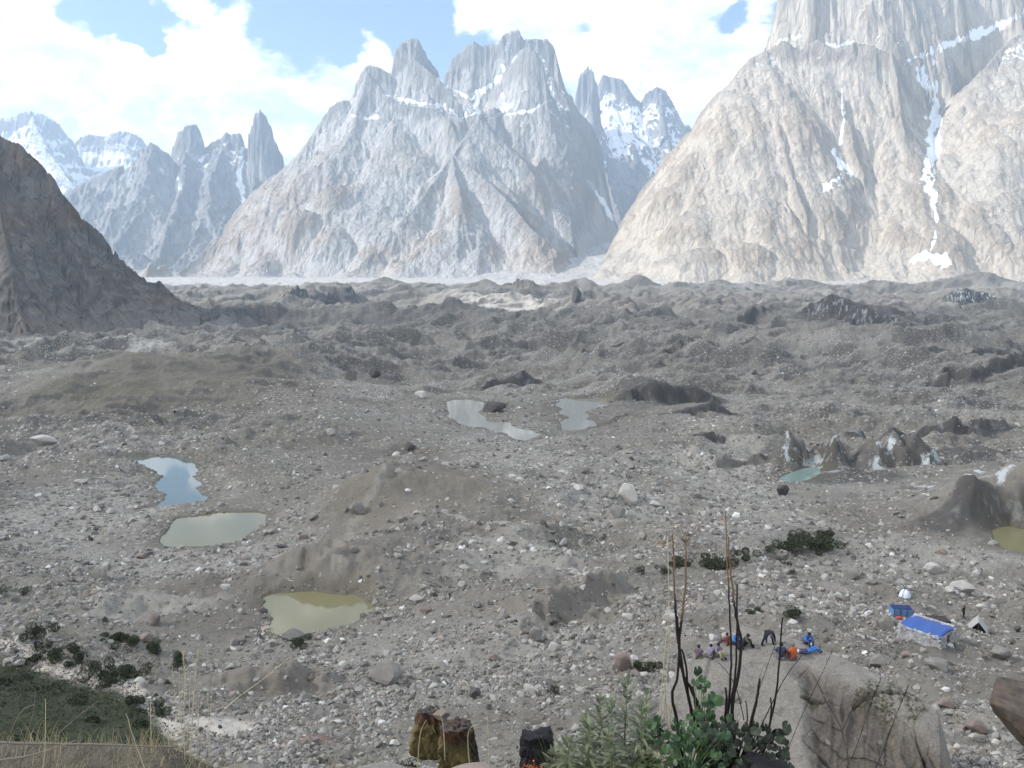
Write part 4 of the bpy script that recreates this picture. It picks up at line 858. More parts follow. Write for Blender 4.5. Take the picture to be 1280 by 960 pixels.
    n = t.noise(t.scale(P, (1, 1, .4)), .55, 8, .62); n4 = t.noise(P, 2.5, 7, .7); smooth = t.mix(n, (.20, .178, .152), (.285, .26, .225)); rough = t.mix(n, (.08, .066, .055), (.185, .157, .13))
    c = t.mix(t.attr('rough'), smooth, rough)
    stk = t.noise(t.scale(P, (1.2, .16, .5)), 1.0, 6, .6); c = t.mix(t.math('MULTIPLY', t.step(stk, .56, .70), .45), c, (.16, .15, .14))
    crk = t.voro(t.scale(P, (.5, .3, .4)), 1.0, 'DISTANCE_TO_EDGE'); ck = t.step(crk, 0, .03, 1, 0); ck = t.math('MULTIPLY', t.math('MULTIPLY', ck, t.step(n4, .4, .55)), t.attr('rough')); c = t.mix(t.math('MULTIPLY', ck, .22), c, (.07, .06, .05))
    c = t.mix(1.0, c, t.mix(n4, (.8, .8, .8), (1.2, 1.2, 1.2)), 'MULTIPLY')
    li = t.noise(P, .9, 8, .75); c = t.mix(t.math('MULTIPLY', t.step(li, .56, .62), .55), c, (.10, .092, .08)); c = t.mix(t.math('MULTIPLY', t.step(li, .40, .35), .5), c, (.36, .34, .30)); c = t.mix(t.math('MULTIPLY', t.attr('crack'), .8), c, (.035, .03, .025)); c = t.mix(t.math('MULTIPLY', t.attr('moss'), t.step(t.noise(P, 5, 6, .7), .42, .58)), c, t.mix(n4, (.03, .032, .018), (.075, .075, .04))); vs = t.noise(t.scale(P, (1.4, 1.4, .25)), 1.0, 7, .7); c = t.mix(t.math('MULTIPLY', t.math('MULTIPLY', t.step(vs, .50, .62), t.attr('rough')), .6), c, (.08, .07, .06)); set_col(t, b, c)
    n9 = t.noise(P, 9.0, 6, .75); c = t.mix(1.0, c, t.mix(t.step(n9, .35, .65), (.8, .8, .8), (1.18, 1.18, 1.18)), 'MULTIPLY'); set_col(t, b, c); h = t.math('ADD', t.math('ADD', n, t.math('MULTIPLY', n4, .6)), t.math('MULTIPLY', n9, .25)); t.link(t.bump(t.math('SUBTRACT', h, t.math('MULTIPLY', ck, .6)), 1.0, .3), b.inputs['Normal'])
    keep = (Z > G - 2.9); kf = keep[:-1, :-1] | keep[1:, 1:] | keep[:-1, 1:] | keep[1:, :-1]
    o = mesh_from('great_boulder', np.stack([X, Y, Z], -1).reshape(-1, 3), grid_faces(380, 420, kf), m, True, {'rough': f.ravel(), 'moss': moss.ravel(), 'crack': CK.ravel()})
    tag(o, 'huge smooth granite boulder at lower right with a group of people resting on top', 'boulder')
    def zt(px, py):
        d = ray(px, py); Ds = np.linspace(38, 54, 900); z = d[2] / d[1] * Ds; xx = d[0] / d[1] * Ds
        c = (xx - x[0]) / (x[1] - x[0]); r = (Ds - y[0]) / (y[1] - y[0]); ci = np.clip(c.astype(int), 0, 419); ri = np.clip(r.astype(int), 0, 379)
        g = Z[ri, ci]; k = int(np.argmax(z < g)); return Vector((xx[k], Ds[k], g[k]))
    MONO_TOP = zt
monolith(); tick('monolith')
def big_red():
    V, Fc = poly_rock(77, 8, 5, .015); V = V * np.array([1.15, .9, .75]); o = mesh_from('leaning_boulder', V, Fc, BROWN_M, False)
    p = W(1262, 905, 56.5); o.location = (p[0] + 1.6, p[1], p[2] + .1); o.scale = (3.6, 2.6, 2.9); o.rotation_euler = (.2, .5, .2)
    tag(o, 'big rust brown leaning boulder cut off by the right edge', 'boulder')
big_red()

# ------------------------------------------------------------------ camp
def simple_mat(name, col, rough=.85, nscale=6, var=.25, bump=.3, dist=.02, spec=.2):
    m, t, b = material(name, rough, spec); P = pos(t); n = t.noise(P, nscale, 5, .6)
    set_col(t, b, t.mix(n, tuple(c * (1 - var) for c in col), tuple(min(1, c * (1 + var)) for c in col)))
    t.link(t.bump(n, bump, dist), b.inputs['Normal']); return m
M_TARP = simple_mat('blue tarpaulin', (.03, .08, .27), .6, 1.2, .2, .5, .12, .4); M_WALL = stone_mat('dry stone wall', lambda t: t.mix(t.voro(pos(t), 3.2, 'F1', 'Color'), (.20, .195, .19), (.46, .45, .44)))
M_WHITE = simple_mat('white tent cloth', (.66, .68, .76), .7, 3, .1); M_NAVY = simple_mat('navy tent cloth', (.02, .035, .10), .6, 3, .3); M_BLUE = simple_mat('light blue tent cloth', (.10, .19, .33), .6, 3, .2)
M_CANVAS = simple_mat('grey canvas', (.33, .32, .30), .9, 3, .15); M_CHARC = simple_mat('charcoal cloth', (.045, .042, .04), .8, 3, .2); M_BLACK = simple_mat('dark opening', (.012, .012, .012), .95); M_WOOD = simple_mat('weathered wood', (.13, .09, .06), .9); M_REDC = simple_mat('red cloth', (.45, .08, .06), .8)
def shelter():
    p = hit(1176, 812); D = p[1]; k = D / F; z0 = float(p[2]); 
    root = empty('stone_shelter', (p[0] - .1, D + 3.2, z0), math.radians(-50)); tag(root, 'low stone shelter with a bright blue tarpaulin roof', 'shelter')
    Wd, Ln, H = 3.9, 4.5, 1.25
    def wall(name, a, b, h, gap=None):
        mb = MB(); L = math.hypot(b[0] - a[0], b[1] - a[1]); ang = math.atan2(b[1] - a[1], b[0] - a[0]); rg = random.Random(int(a[0] * 10 + b[1]))
        row = 0; z = -.5
        while z < h:
            hh = rg.uniform(.16, .26); s = 0
            while s < L:
                w = rg.uniform(.22, .5)
                if not (gap and gap[0] < s + w / 2 < gap[1] and z < h - .35):
                    c = (a[0] + math.cos(ang) * (s + w / 2), a[1] + math.sin(ang) * (s + w / 2), z + hh / 2)
                    mb.box(c, (w / 2 * .97, .21 + rg.uniform(-.04, .05), hh / 2 * .96), Matrix.Rotation(ang + rg.uniform(-.08, .08), 3, 'Z') @ Matrix.Rotation(rg.uniform(-.06, .06), 3, 'X'))
                s += w
            z += hh
        mb.build(name, M_WALL, root)
    x, y = Ln / 2, Wd / 2
    wall('wall', (-x, -y), (x, -y), H, None); wall('wall', (x, -y), (x, y), H * 1.05, (1.6, 2.5)); wall('wall', (x, y), (-x, y), H * 1.1); wall('wall', (-x, y), (-x, -y), H)
    n = 26; P = []; 
    for j in range(n):
        for i in range(n):
            u = i / (n - 1) * 2 - 1; v = j / (n - 1) * 2 - 1
            zz = H + .42 * (1 - abs(v) ** 1.5) + .10 + .06 * math.sin(u * 9 + v * 2) * (.3 + abs(v)) - (.28 * max(0, abs(v) - .88) / .12) - (.2 * max(0, abs(u) - .9) / .1)
            P.append((u * (x + .2), v * (y + .25), zz + .015 * math.sin(u * 23 + j)))
    Fc = grid_faces(n, n); o = mesh_from('tarpaulin_roof', np.array(P), Fc, M_TARP, True, parent=root); s = o.modifiers.new('s', 'SOLIDIFY'); s.thickness = .03
    mb = MB(); mb.tube([(-x - .1, 0, H + .46), (x + .1, 0, H + .46)], .05); mb.build('ridge_pole', M_WOOD, root)
    for sx in (-.8, -.2, .5, .9):
        V, Fc = poly_rock(int(sx * 50) + 300, 10, 1); r = mesh_from('roof_weight', V * .17, Fc, M_WALL, False, parent=root); r.location = (sx * x, -y - .02, H + .12)
    mb = MB(); mb.box((x - .12, .0, .55), (.05, .42, .65)); mb.build('doorway_dark', M_BLACK, root)  # black sheet stands in for the shaded inside of the doorway
shelter()
def ridge_tent(px, py, wpx, rz, cloth, label, H=1.5, L=2.6, name='ridge_tent', wr=.9):
    p = hit(px, py); k = p[1] / F; w = wpx * k / 2; root = empty(name, (p[0], p[1], p[2]), rz); tag(root, label, 'tent'); h = H
    mb = MB(); n = 7
    V = []; 
    for j in range(n):
        yy = -L / 2 + L * j / (n - 1); sag = .08 * math.sin(math.pi * j / (n - 1))
        V += [(-w, yy, 0), (-w * .52, yy, h * .52 - sag), (0, yy, h - sag), (w * .52, yy, h * .52 - sag), (w, yy, 0)]
    mb.add(V, [(j * 5 + i, j * 5 + i + 1, j * 5 + 6 + i, j * 5 + 5 + i) for j in range(n - 1) for i in range(4)]); o = mb.build('tent_fly', cloth, root); s = o.modifiers.new('s', 'SOLIDIFY'); s.thickness = .03
    mb = MB(); y0 = L / 2 - .05; mb.add([(-w * .95, y0, 0), (0, y0, h * .96), (w * .95, y0, 0)], [(0, 1, 2)]); mb.build('end_panel', cloth, root)
    mb = MB(); y0 = -L / 2 + .25; mb.add([(-w * .9, y0, 0), (0, y0, h * .93), (w * .9, y0, 0)], [(0, 1, 2)]); mb.build('door_opening', M_BLACK, root)
    mb = MB(); mb.tube([(0, -L / 2 + .02, 0), (0, -L / 2 + .02, h)], .025); mb.build('pole', M_WOOD, root)
    for sx in (-1, 1):
        mb = MB(); mb.tube([(sx * w, -L / 2, .05), (sx * w * 1.45, -L / 2 - .5, -.02)], .012, 4); mb.build('guy_line', M_WHITE, root)
    return root
ridge_tent(1222, 788, 25, math.radians(-28), M_CANVAS, 'grey canvas ridge tent with a dark open door right of the shelter', 1.55)
def dome_tent(px, py, wpx, label):
    p = hit(px, py); w = wpx / 2 * p[1] / F; root = empty('dome_tent', (p[0], p[1], p[2] - .05)); tag(root, label, 'tent')
    V, Fc = ico(3); keep = V[:, 2] > -.02; a = np.arctan2(V[:, 1], V[:, 0]); r = 1 - .12 * np.abs(np.sin(2 * a)); V2 = np.stack([V[:, 0] * w * r, V[:, 1] * w * r * .9, np.abs(V[:, 2]) ** .9 * w * 1.35], -1)
    Fk = Fc[keep[Fc].all(1)]; mesh_from('tent_fly', V2, Fk, M_WHITE, True, parent=root)
    for q in (0, 1):
        mb = MB(); mb.tube([(math.cos(math.pi / 4 + q * math.pi / 2) * w * 1.02 * math.cos(s), math.sin(math.pi / 4 + q * math.pi / 2) * w * .95 * math.cos(s), w * 1.38 * abs(math.sin(s)) ** .9) for s in np.linspace(0, math.pi, 13)], .03, 5); mb.build('tent_pole', M_NAVY, root)
    mb = MB(); mb.add([(-w * .3, -w * .88, .02), (0, -w * .72, w * .62), (w * .3, -w * .88, .02)], [(0, 2, 1)]); mb.build('door_panel', M_BLUE, root)
dome_tent(1131, 746, 16, 'small white dome tent highest of the camp')
def box_tent(px, py, wpx, hpx, rz, cloth, trim, label):
    p = hit(px, py); k = p[1] / F; w = wpx * k / 2; h = hpx * k * .9; root = empty('frame_tent', tuple(p), rz); tag(root, label, 'tent')
    n = 15; V = []
    for j in range(5):
        yy = -.9 + 1.8 * j / 4
        for i in range(n):
            u = i / (n - 1) * 2 - 1; sc = .9 + .1 * abs(math.sin(u * 5.2)); V.append((u * w, yy, h * (1 - .25 * abs(yy) / .9) * sc * (1 if abs(u) < .97 else .8)))
    mb = MB(); mb.add(V, [(j * n + i, j * n + i + 1, (j + 1) * n + i + 1, (j + 1) * n + i) for j in range(4) for i in range(n - 1)]); o = mb.build('roof_cloth', trim, root, True); s = o.modifiers.new('s', 'SOLIDIFY'); s.thickness = .04
    for nm, yy in (('front_panel', -.88), ('rear_panel', .88)):
        mb = MB(); mb.box((0, yy, h * .37), (w * .98, .02, h * .40)); mb.build(nm, cloth, root)
    for sx in (-1, 1): mb = MB(); mb.box((sx * w * .98, 0, h * .36), (.02, .86, h * .38)); mb.build('side_panel', cloth, root)
    for i in range(4): mb = MB(); mb.tube([((-1 + i * 2 / 3) * w, -.93, 0), ((-1 + i * 2 / 3) * w, -.93, h * .85)], .03, 5); mb.build('tent_pole', M_BLACK, root)
box_tent(1126, 769, 25, 15, math.radians(-4), M_BLUE, M_NAVY, 'low dark blue tent below the white dome')
box_tent(1172, 780, 25, 10, math.radians(-10), M_BLACK, M_CHARC, 'low charcoal tent directly behind the blue roof')
def pack(px, py, s, mat, label, cat='bag', name='duffel_bag'):
    p = hit(px, py); V, Fc = ico(2); V = V * np.array([1, .6, .6]) * s; V[:, 2] = np.maximum(V[:, 2], -.3 * s); o = mesh_from(name, V, Fc, mat, True); o.location = (p[0], p[1], p[2] + .3 * s)
    mb = MB()
    for q in (-.4, .4): mb.tube([(q * s, .58 * s * math.cos(a), .58 * s * math.sin(a)) for a in np.linspace(0, 6.28, 13)], .03 * s, 4)
    mb.build('strap', M_BLACK, o); tag(o, label, cat)
pack(1124, 774, .45, M_REDC, 'small red bag in front of the dark blue tent')

# ------------------------------------------------------------------ people
def skin_obj(name, nodes, edges, mat, parent, sub=1):
    me = bpy.data.meshes.new(name); me.from_pydata([n[:3] for n in nodes], edges, []); o = bpy.data.objects.new(name, me); scn.collection.objects.link(o)
    md = o.modifiers.new('k', 'SKIN'); sv = me.skin_vertices[0].data
    for i, n in enumerate(nodes): r = n[3]; sv[i].radius = (r, n[4] if len(n) > 4 else r)
    sv[0].use_root = True; md.use_smooth_shade = True
    if sub: s = o.modifiers.new('s', 'SUBSURF'); s.levels = sub; s.render_levels = sub
    dg = bpy.context.evaluated_depsgraph_get(); me2 = bpy.data.meshes.new_from_object(o.evaluated_get(dg)); o.modifiers.clear(); o.data = me2; bpy.data.meshes.remove(me)
    me2.name = name; me2.materials.clear(); me2.materials.append(mat); 
    if parent: o.parent = parent
    return o
M_SKIN = simple_mat('skin', (.30, .17, .11), .6, 12, .08); M_HAIR = simple_mat('hair', (.02, .016, .013), .7)
CL = dict(blue=simple_mat('blue jacket', (.03, .13, .38), .7), orange=simple_mat('orange jacket', (.42, .10, .035), .75), black=simple_mat('black clothing', (.02, .02, .026), .8), navy=simple_mat('dark blue clothing', (.04, .045, .09), .8),
          purple=simple_mat('dull purple clothing', (.12, .09, .13), .8), grey=simple_mat('grey clothing', (.13, .125, .13), .8), olive=simple_mat('olive clothing', (.10, .095, .06), .85), maroon=simple_mat('maroon clothing', (.16, .07, .06), .85), white=simple_mat('white hat', (.75, .75, .74), .8), lav=simple_mat('grey lavender shawl', (.20, .17, .23), .85), tan=simple_mat('tan trousers', (.30, .26, .15), .85))
def person(loc, rz, pose, top, legs, head, label, hat=None, scale=1.0):
    # joints (front is -Y): pelvis, chest, neck, head, hands, knees, feet
    if pose == 'sit':     # knees drawn up, arms on knees
        J = dict(pel=(0, .05, .12), wai=(0, .06, .30), che=(0, .0, .50), nec=(0, -.03, .64), hed=(0, -.06, .76), sh=(.17, 0, .57), el=(.25, -.16, .38), ha=(.12, -.34, .42), hip=(.09, .02, .11), kn=(.15, -.36, .45), an=(.12, -.48, .07), to=(.13, -.62, .04))
    elif pose == 'hug':   # curled forward
        J = dict(pel=(0, .05, .12), wai=(0, .04, .30), che=(0, -.08, .48), nec=(0, -.16, .60), hed=(0, -.24, .69), sh=(.17, -.09, .54), el=(.24, -.28, .36), ha=(.06, -.42, .34), hip=(.09, .02, .11), kn=(.14, -.36, .42), an=(.12, -.46, .07), to=(.13, -.60, .04))
    elif pose == 'bend':  # bent over, legs apart, hands to the ground
        J = dict(pel=(0, .12, .82), wai=(0, .0, .92), che=(0, -.24, .92), nec=(0, -.40, .84), hed=(0, -.50, .74), sh=(.19, -.28, .88), el=(.28, -.34, .60), ha=(.26, -.42, .32), hip=(.10, .12, .80), kn=(.26, -.02, .46), an=(.36, .10, .07), to=(.38, -.06, .04))
    elif pose == 'lie':   # lying on the back along x, head left
        J = dict(pel=(.10, 0, .12), wai=(-.08, 0, .13), che=(-.30, 0, .15), nec=(-.46, 0, .17), hed=(-.60, 0, .20), sh=(-.36, .17, .15), el=(-.12, .27, .12), ha=(.08, .16, .2), hip=(.14, .09, .12), kn=(.52, .11, .34), an=(.78, .12, .07), to=(.9, .12, .12))
    else:                 # walking
        J = dict(pel=(0, 0, .92), wai=(0, 0, 1.06), che=(0, -.03, 1.30), nec=(0, -.05, 1.47), hed=(0, -.07, 1.60), sh=(.19, -.02, 1.40), el=(.24, .04, 1.14), ha=(.24, -.10, .92), hip=(.10, 0, .90), kn=(.11, -.08, .50), an=(.11, .10, .07), to=(.12, -.06, .04))
    lie = pose == 'lie'
    def mir(p, s):
        if lie: return (p[0], p[1] * s, p[2])
        q = (p[0] * s, p[1], p[2])
        if pose == 'walk' and s < 0: q = (q[0], {J['kn']: -.02, J['an']: -.22, J['to']: -.38, J['ha']: .12}.get(p, p[1]), p[2])
        return q
    def build(keys, rad, arms, lg, nm, mat, parent):
        N = [(*J[k], *rad[k]) for k in keys]; E = [(i, i + 1) for i in range(len(keys) - 1)]
        for s in (1, -1):
            if arms: c = keys.index('che'); b = len(N); N += [(*mir(J[k], s), rad[k][0], rad[k][-1]) for k in arms]; E += [(c, b)] + [(b + i, b + i + 1) for i in range(len(arms) - 1)]
            if lg: b = len(N); N += [(*mir(J[k], s), rad[k][0], rad[k][-1]) for k in lg]; E += [(0, b)] + [(b + i, b + i + 1) for i in range(len(lg) - 1)]
        return skin_obj(nm, N, E, mat, parent)
    R0 = dict(pel=(.12, .09), wai=(.11, .085), che=(.13, .095), nec=(.05, .05), hed=(.085, .1), sh=(.055, .055), el=(.04, .04), ha=(.035, .02), hip=(.085, .085), kn=(.055, .055), an=(.04, .04), to=(.03, .045))
    if pose == 'bend': R0.update(che=(.115, .085), wai=(.10, .075))
    body = build(['pel', 'wai', 'che', 'nec', 'hed'], R0, ['sh', 'el', 'ha'], ['hip', 'kn', 'an', 'to'], 'person', M_SKIN, None)
    R1 = {k: tuple(v + .022 for v in r) for k, r in R0.items()}
    build(['pel', 'wai', 'che', 'nec'], {**R1, 'che': (.175, .135), 'sh': (.09, .09), 'nec': (.075, .075), **({'wai': (.17, .14), 'pel': (.17, .14)} if pose == 'bend' else {}), 'el': (.065, .065), 'ha': (.045, .045)}, ['sh', 'el', 'ha'], None, 'jacket', CL[top], body)
    J2 = dict(J); build(['pel', ], {**R1, 'pel': (.13, .10)}, None, ['hip', 'kn', 'an'], 'trousers', CL[legs], body)
    for s in (1, -1):
        mb = MB(); a = Vector(mir(J['an'], s)); b = Vector(mir(J['to'], s)); mb.tube([a + (a - b) * .3, a, b, b + (b - a) * .2], [.03, .055, .055, .035], 6); mb.build('shoe', M_BLACK, body, True)
    h = Vector(J['hed']); fd = Vector((0, -1, 0)) if not lie else Vector((0, 0, 1)); V, Fc = ico(2)
    V2 = V * np.array([.102, .115, .12]); off = -fd * .018 + Vector((0, 0, .028)) if not lie else Vector((-.03, 0, -.01))
    o = mesh_from('hat' if hat else 'hair', V2 + np.array(h + off), Fc, CL[hat] if hat else M_HAIR, True, parent=body)
    mb = MB(); mb.tube([h + fd * .085 + Vector((0, 0, .02) if not lie else (-.02, 0, 0)), h + fd * .125], [.012, .016], 5); mb.build('nose', M_SKIN, body, True)
    body.location = loc; body.rotation_euler = (0, 0, rz); body.scale = (scale,) * 3; tag(body, label, 'person', 'people resting on the great boulder' if pose != 'walk' else None); return body
def on_rock(px, py): v = MONO_TOP(px, py); return (v.x, v.y, v.z - .03)
PP = [(873, 823, 2.9, 'sit', 'purple', 'olive', None, 'person in dull purple sitting at the far left end of the group', None, 1.0),
      (887, 822, 2.6, 'hug', 'lav', 'grey', None, 'person hunched in dark lavender second from the left end', None, 1.0),
      (897, 820, .5, 'sit', 'lav', 'tan', None, 'person in a grey lavender shawl with tan legs sitting third from left', None, 1.0),
      (909, 806, -2.6, 'sit', 'maroon', 'maroon', None, 'person in maroon sitting half hidden behind the burnt stems', None, .9),
      (920, 806, .2, 'hug', 'blue', 'navy', None, 'person with a blue and white top sitting behind the burnt stems', None, 1.15),
      (930, 807, 1.3, 'hug', 'olive', 'black', None, 'person in dark olive crouched just right of the burnt stems', None, 1.0),
      (960, 806, .1, 'bend', 'black', 'black', None, 'person dressed in black bending forward with legs apart', 'navy', 1.0),
      (976, 824, 3.0, 'sit', 'navy', 'grey', None, 'person in dark blue grey sitting with their back turned', None, 1.2),
      (991, 824, -2.7, 'sit', 'orange', 'maroon', None, 'person in an orange jacket sitting among the others', 'grey', 1.2),
      (1008, 805, .3, 'hug', 'blue', 'navy', None, 'person in a bright blue jacket sitting highest on the right', None, 1.1),
      (1009, 816, 0.15, 'lie', 'navy', 'blue', None, 'person lying on their back with a white hat and blue trousers', 'white', 1.0)]
for px, py, rz, ps, a, b_, _, lab, hat, sc in PP: person(on_rock(px, py), rz, ps, a, b_, None, lab, hat, sc)
def ground_person(px, py, rz, a, b_, lab, sc=1.): p = hit(px, py); person(tuple(p - np.array([0, 0, .03])), rz, 'walk', a, b_, None, lab, None, sc)
ground_person(1204, 772, .6, 'black', 'black', 'person in black standing behind the shelter near the ridge tent')
ground_person(45, 815, 1.8, 'navy', 'black', 'person in dark clothes walking on the trail by the left bushes')
tick('people')
# ------------------------------------------------------------------ vegetation
def leaf_mat(name, c1, c2, rough=.6):
    m, t, b = material(name, rough, .3); r = t.attr('lv'); set_col(t, b, t.mix(r, c1, c2))
    b.inputs['Transmission Weight'].default_value = 0
    return m
M_BUSH = leaf_mat('bush leaves', (.014, .021, .008), (.048, .058, .020)); M_DRY = leaf_mat('dry grass', (.30, .25, .14), (.50, .43, .27)); M_GR = leaf_mat('green grass', (.07, .10, .03), (.20, .23, .09))
M_HERB = leaf_mat('herb leaves', (.038, .052, .026), (.165, .175, .10)); M_BROAD = leaf_mat('broad leaves', (.012, .030, .013), (.05, .10, .035)); M_DARKL = leaf_mat('dark leaves', (.008, .012, .007), (.03, .04, .02)); M_CHAR = simple_mat('burnt stem', (.014, .011, .009), .8, 30, .5)
M_TIP = simple_mat('dry brown stem', (.13, .08, .045), .8, 30, .3); M_STRAW = simple_mat('straw', (.42, .36, .22), .8, 30, .2); M_TWIG = simple_mat('grey twig', (.15, .125, .10), .9, 20, .3)
def leaves_np(n, centre, normal_rand, size, aspect=2.0):
    """n leaf-shaped quads (diamonds) with random directions"""
    a = RNG.normal(size=(n, 3)); a /= np.linalg.norm(a, axis=1)[:, None]; b = np.cross(a, RNG.normal(size=(n, 3))); b /= np.linalg.norm(b, axis=1)[:, None]
    s = size * RNG.uniform(.6, 1.3, (n, 1)); V = np.stack([centre - a * s, centre + b * s / aspect, centre + a * s, centre - b * s / aspect], 1)
    return V.reshape(-1, 3), np.arange(n * 4).reshape(-1, 4)
def bush(x, y, w, h, label, group, n=900, mat=None, cat='bush', name='bush'):
    z = float(gz(x, y)[0]); root = empty(name, (x, y, z)); tag(root, label, cat, group)
    L = max(3, int(5 + w)); cen = np.stack([RNG.normal(0, .33, L) * w, RNG.normal(0, .33, L) * w, RNG.uniform(.25, .62, L) * h], -1); rr = RNG.uniform(.35, .6, L)
    k = RNG.integers(0, L, n); d = RNG.normal(size=(n, 3)); d /= np.linalg.norm(d, axis=1)[:, None]; r = RNG.uniform(.5, 1, (n, 1)) ** .5
    P = cen[k] + d * r * rr[k][:, None] * np.array([w * .5, w * .5, h * .65]); P[:, 2] = np.abs(P[:, 2]) + .02
    V, Fc = leaves_np(n, P, None, max(.04, .033 * w)); lv = np.repeat(np.clip(RNG.normal(.45, .25, n), 0, 1), 4)
    mesh_from('foliage', V, Fc, mat or M_BUSH, False, {'lv': lv}, parent=root)
    mb = MB()
    for i in range(4):
        c = cen[i % L]; mb.tube([(0, 0, -.1), tuple(c * .5), tuple(c * .9)], [.05, .035, .015], 5)
    mb.build('branches', M_TWIG, root)
BL = [(44, 800, 30, 24, 'upper of the two round bushes at the far left'), (58, 812, 20, 14, 'lower of the two round bushes at the far left'), (72, 825, 34, 20, 'broad dark bush at the top corner of the green slope'), (95, 830, 22, 14, 'small dark bush just right of the broad corner bush'),
      (40, 830, 24, 8, 'low flat bush lying along the trail at far left'), (124, 848, 32, 24, 'bush on the trail edge left of the twin bushes'), (146, 852, 26, 20, 'dark bush squeezed between its neighbours above the trail'), (158, 846, 26, 18, 'taller back bush of the trail side row'),
      (136, 858, 24, 16, 'bright green bush standing on the trail'), (168, 848, 18, 14, 'small round bush at the right end of the trail side row'), (183, 840, 20, 20, 'lone round bush right of the trail side row'), (193, 815, 24, 18, 'bush below the reddish blocks'), (162, 810, 26, 16, 'flat bush among the stones above the trail'), (228, 830, 22, 16, 'isolated dark bush left of the straw stalks'), (170, 882, 26, 16, 'bush on the lower edge of the trail'), (195, 893, 24, 18, 'bush at the right tip of the green slope'), (140, 800, 30, 8, 'dry low shrub in the stones'), (8, 745, 14, 16, 'bush touching the left edge of the picture'), (33, 741, 16, 8, 'tiny shrub on the slope near the left edge'),
      (375, 808, 22, 9, 'small green cushion below the olive pond'), (693, 868, 16, 12, 'dark cushion plant in the bare gully near the bottom'),
      (803, 718, 16, 14, 'small bush left of the tall burnt stems'), (832, 716, 18, 10, 'low bush just left of the tall burnt stems'), (850, 705, 24, 10, 'flat bush behind the left burnt stems'), (888, 708, 34, 14, 'broad bush between the two clumps of burnt stems'), (908, 706, 20, 12, 'small bush behind the right burnt stems'), (930, 700, 22, 14, 'bush right of the burnt stems'), (959, 690, 16, 10, 'lone small bush in front of the boulder strewn slope'), (985, 690, 30, 18, 'left bush of the green patch on the slope'), (1012, 688, 30, 18, 'middle bush of the green patch on the slope'), (1036, 686, 34, 16, 'right bush of the green patch on the slope'), (1000, 676, 22, 12, 'upper left bush of the green patch'), (1030, 674, 22, 12, 'upper right bush of the green patch'), (977, 705, 16, 7, 'flat cushion below the green patch'), (990, 772, 24, 12, 'green cushion behind the resting people'), (940, 768, 22, 7, 'thin green cushion behind the top of the great boulder'), (989, 718, 12, 6, 'tiny cushion plant below the green patch'),
      (806, 838, 28, 14, 'green cushion at the left foot of the great boulder'), (1165, 955, 30, 14, 'dark moss tuft at the right foot of the great boulder')]
for i, (px, py, w, h, lab) in enumerate(BL):
    p = hit(px, py); k = p[1] / F; bush(p[0], p[1], w * k, h * k * 1.1, lab, 'bushes on the moraine', 2800 if w > 20 else 1500)
# the turf slope: dense low cover, one uncountable mass
def turf():
    n = 42000; lo = gpoly.min(0); hi = gpoly.max(0); x = RNG.uniform(lo[0], hi[0], n * 3); y = RNG.uniform(max(44, lo[1]), hi[1], n * 3)
    g = gz(x, y, GREEN); cl = fbm(x / 2.6, y / 2.6, 3, 70); ok = (RNG.random(n * 3) < g * (.25 + 1.2 * sst(cl, .42, .58))); x = x[ok][:n]; y = y[ok][:n]; m = len(x); cl = cl[ok][:n]
    nl_ = 90; li = RNG.integers(0, m, nl_); lx = x[li]; ly = y[li]; lr = RNG.uniform(.5, 1.3, nl_); kk = RNG.integers(0, nl_, 34000); dd = RNG.normal(size=(34000, 3)); dd /= np.linalg.norm(dd, axis=1)[:, None]; dd[:, 2] = np.abs(dd[:, 2]); dd *= RNG.uniform(.75, 1.05, (34000, 1))
    EX = np.stack([lx[kk] + dd[:, 0] * lr[kk], ly[kk] + dd[:, 1] * lr[kk], gz(lx, ly)[kk] + dd[:, 2] * lr[kk] * .8], -1)
    P = np.stack([x, y, gz(x, y) + RNG.random(m) * (.12 + 1.5 * sst(cl, .47, .64))], -1); P = np.vstack([P, EX]); m = len(P); cl = np.concatenate([cl, RNG.uniform(.4, .6, nl_)[kk]]); V, Fc = leaves_np(m, P, None, .10)
    for i in range(0): pass
    lv = np.repeat(np.clip(RNG.normal(.35, .22, m) + .35 * (cl - .4), 0, 1), 4); o = mesh_from('ground_cover', V, Fc, M_BUSH, False, {'lv': lv}); tag(o, 'low juniper and turf covering the lower left slope', kind='stuff')
turf(); tick('turf')
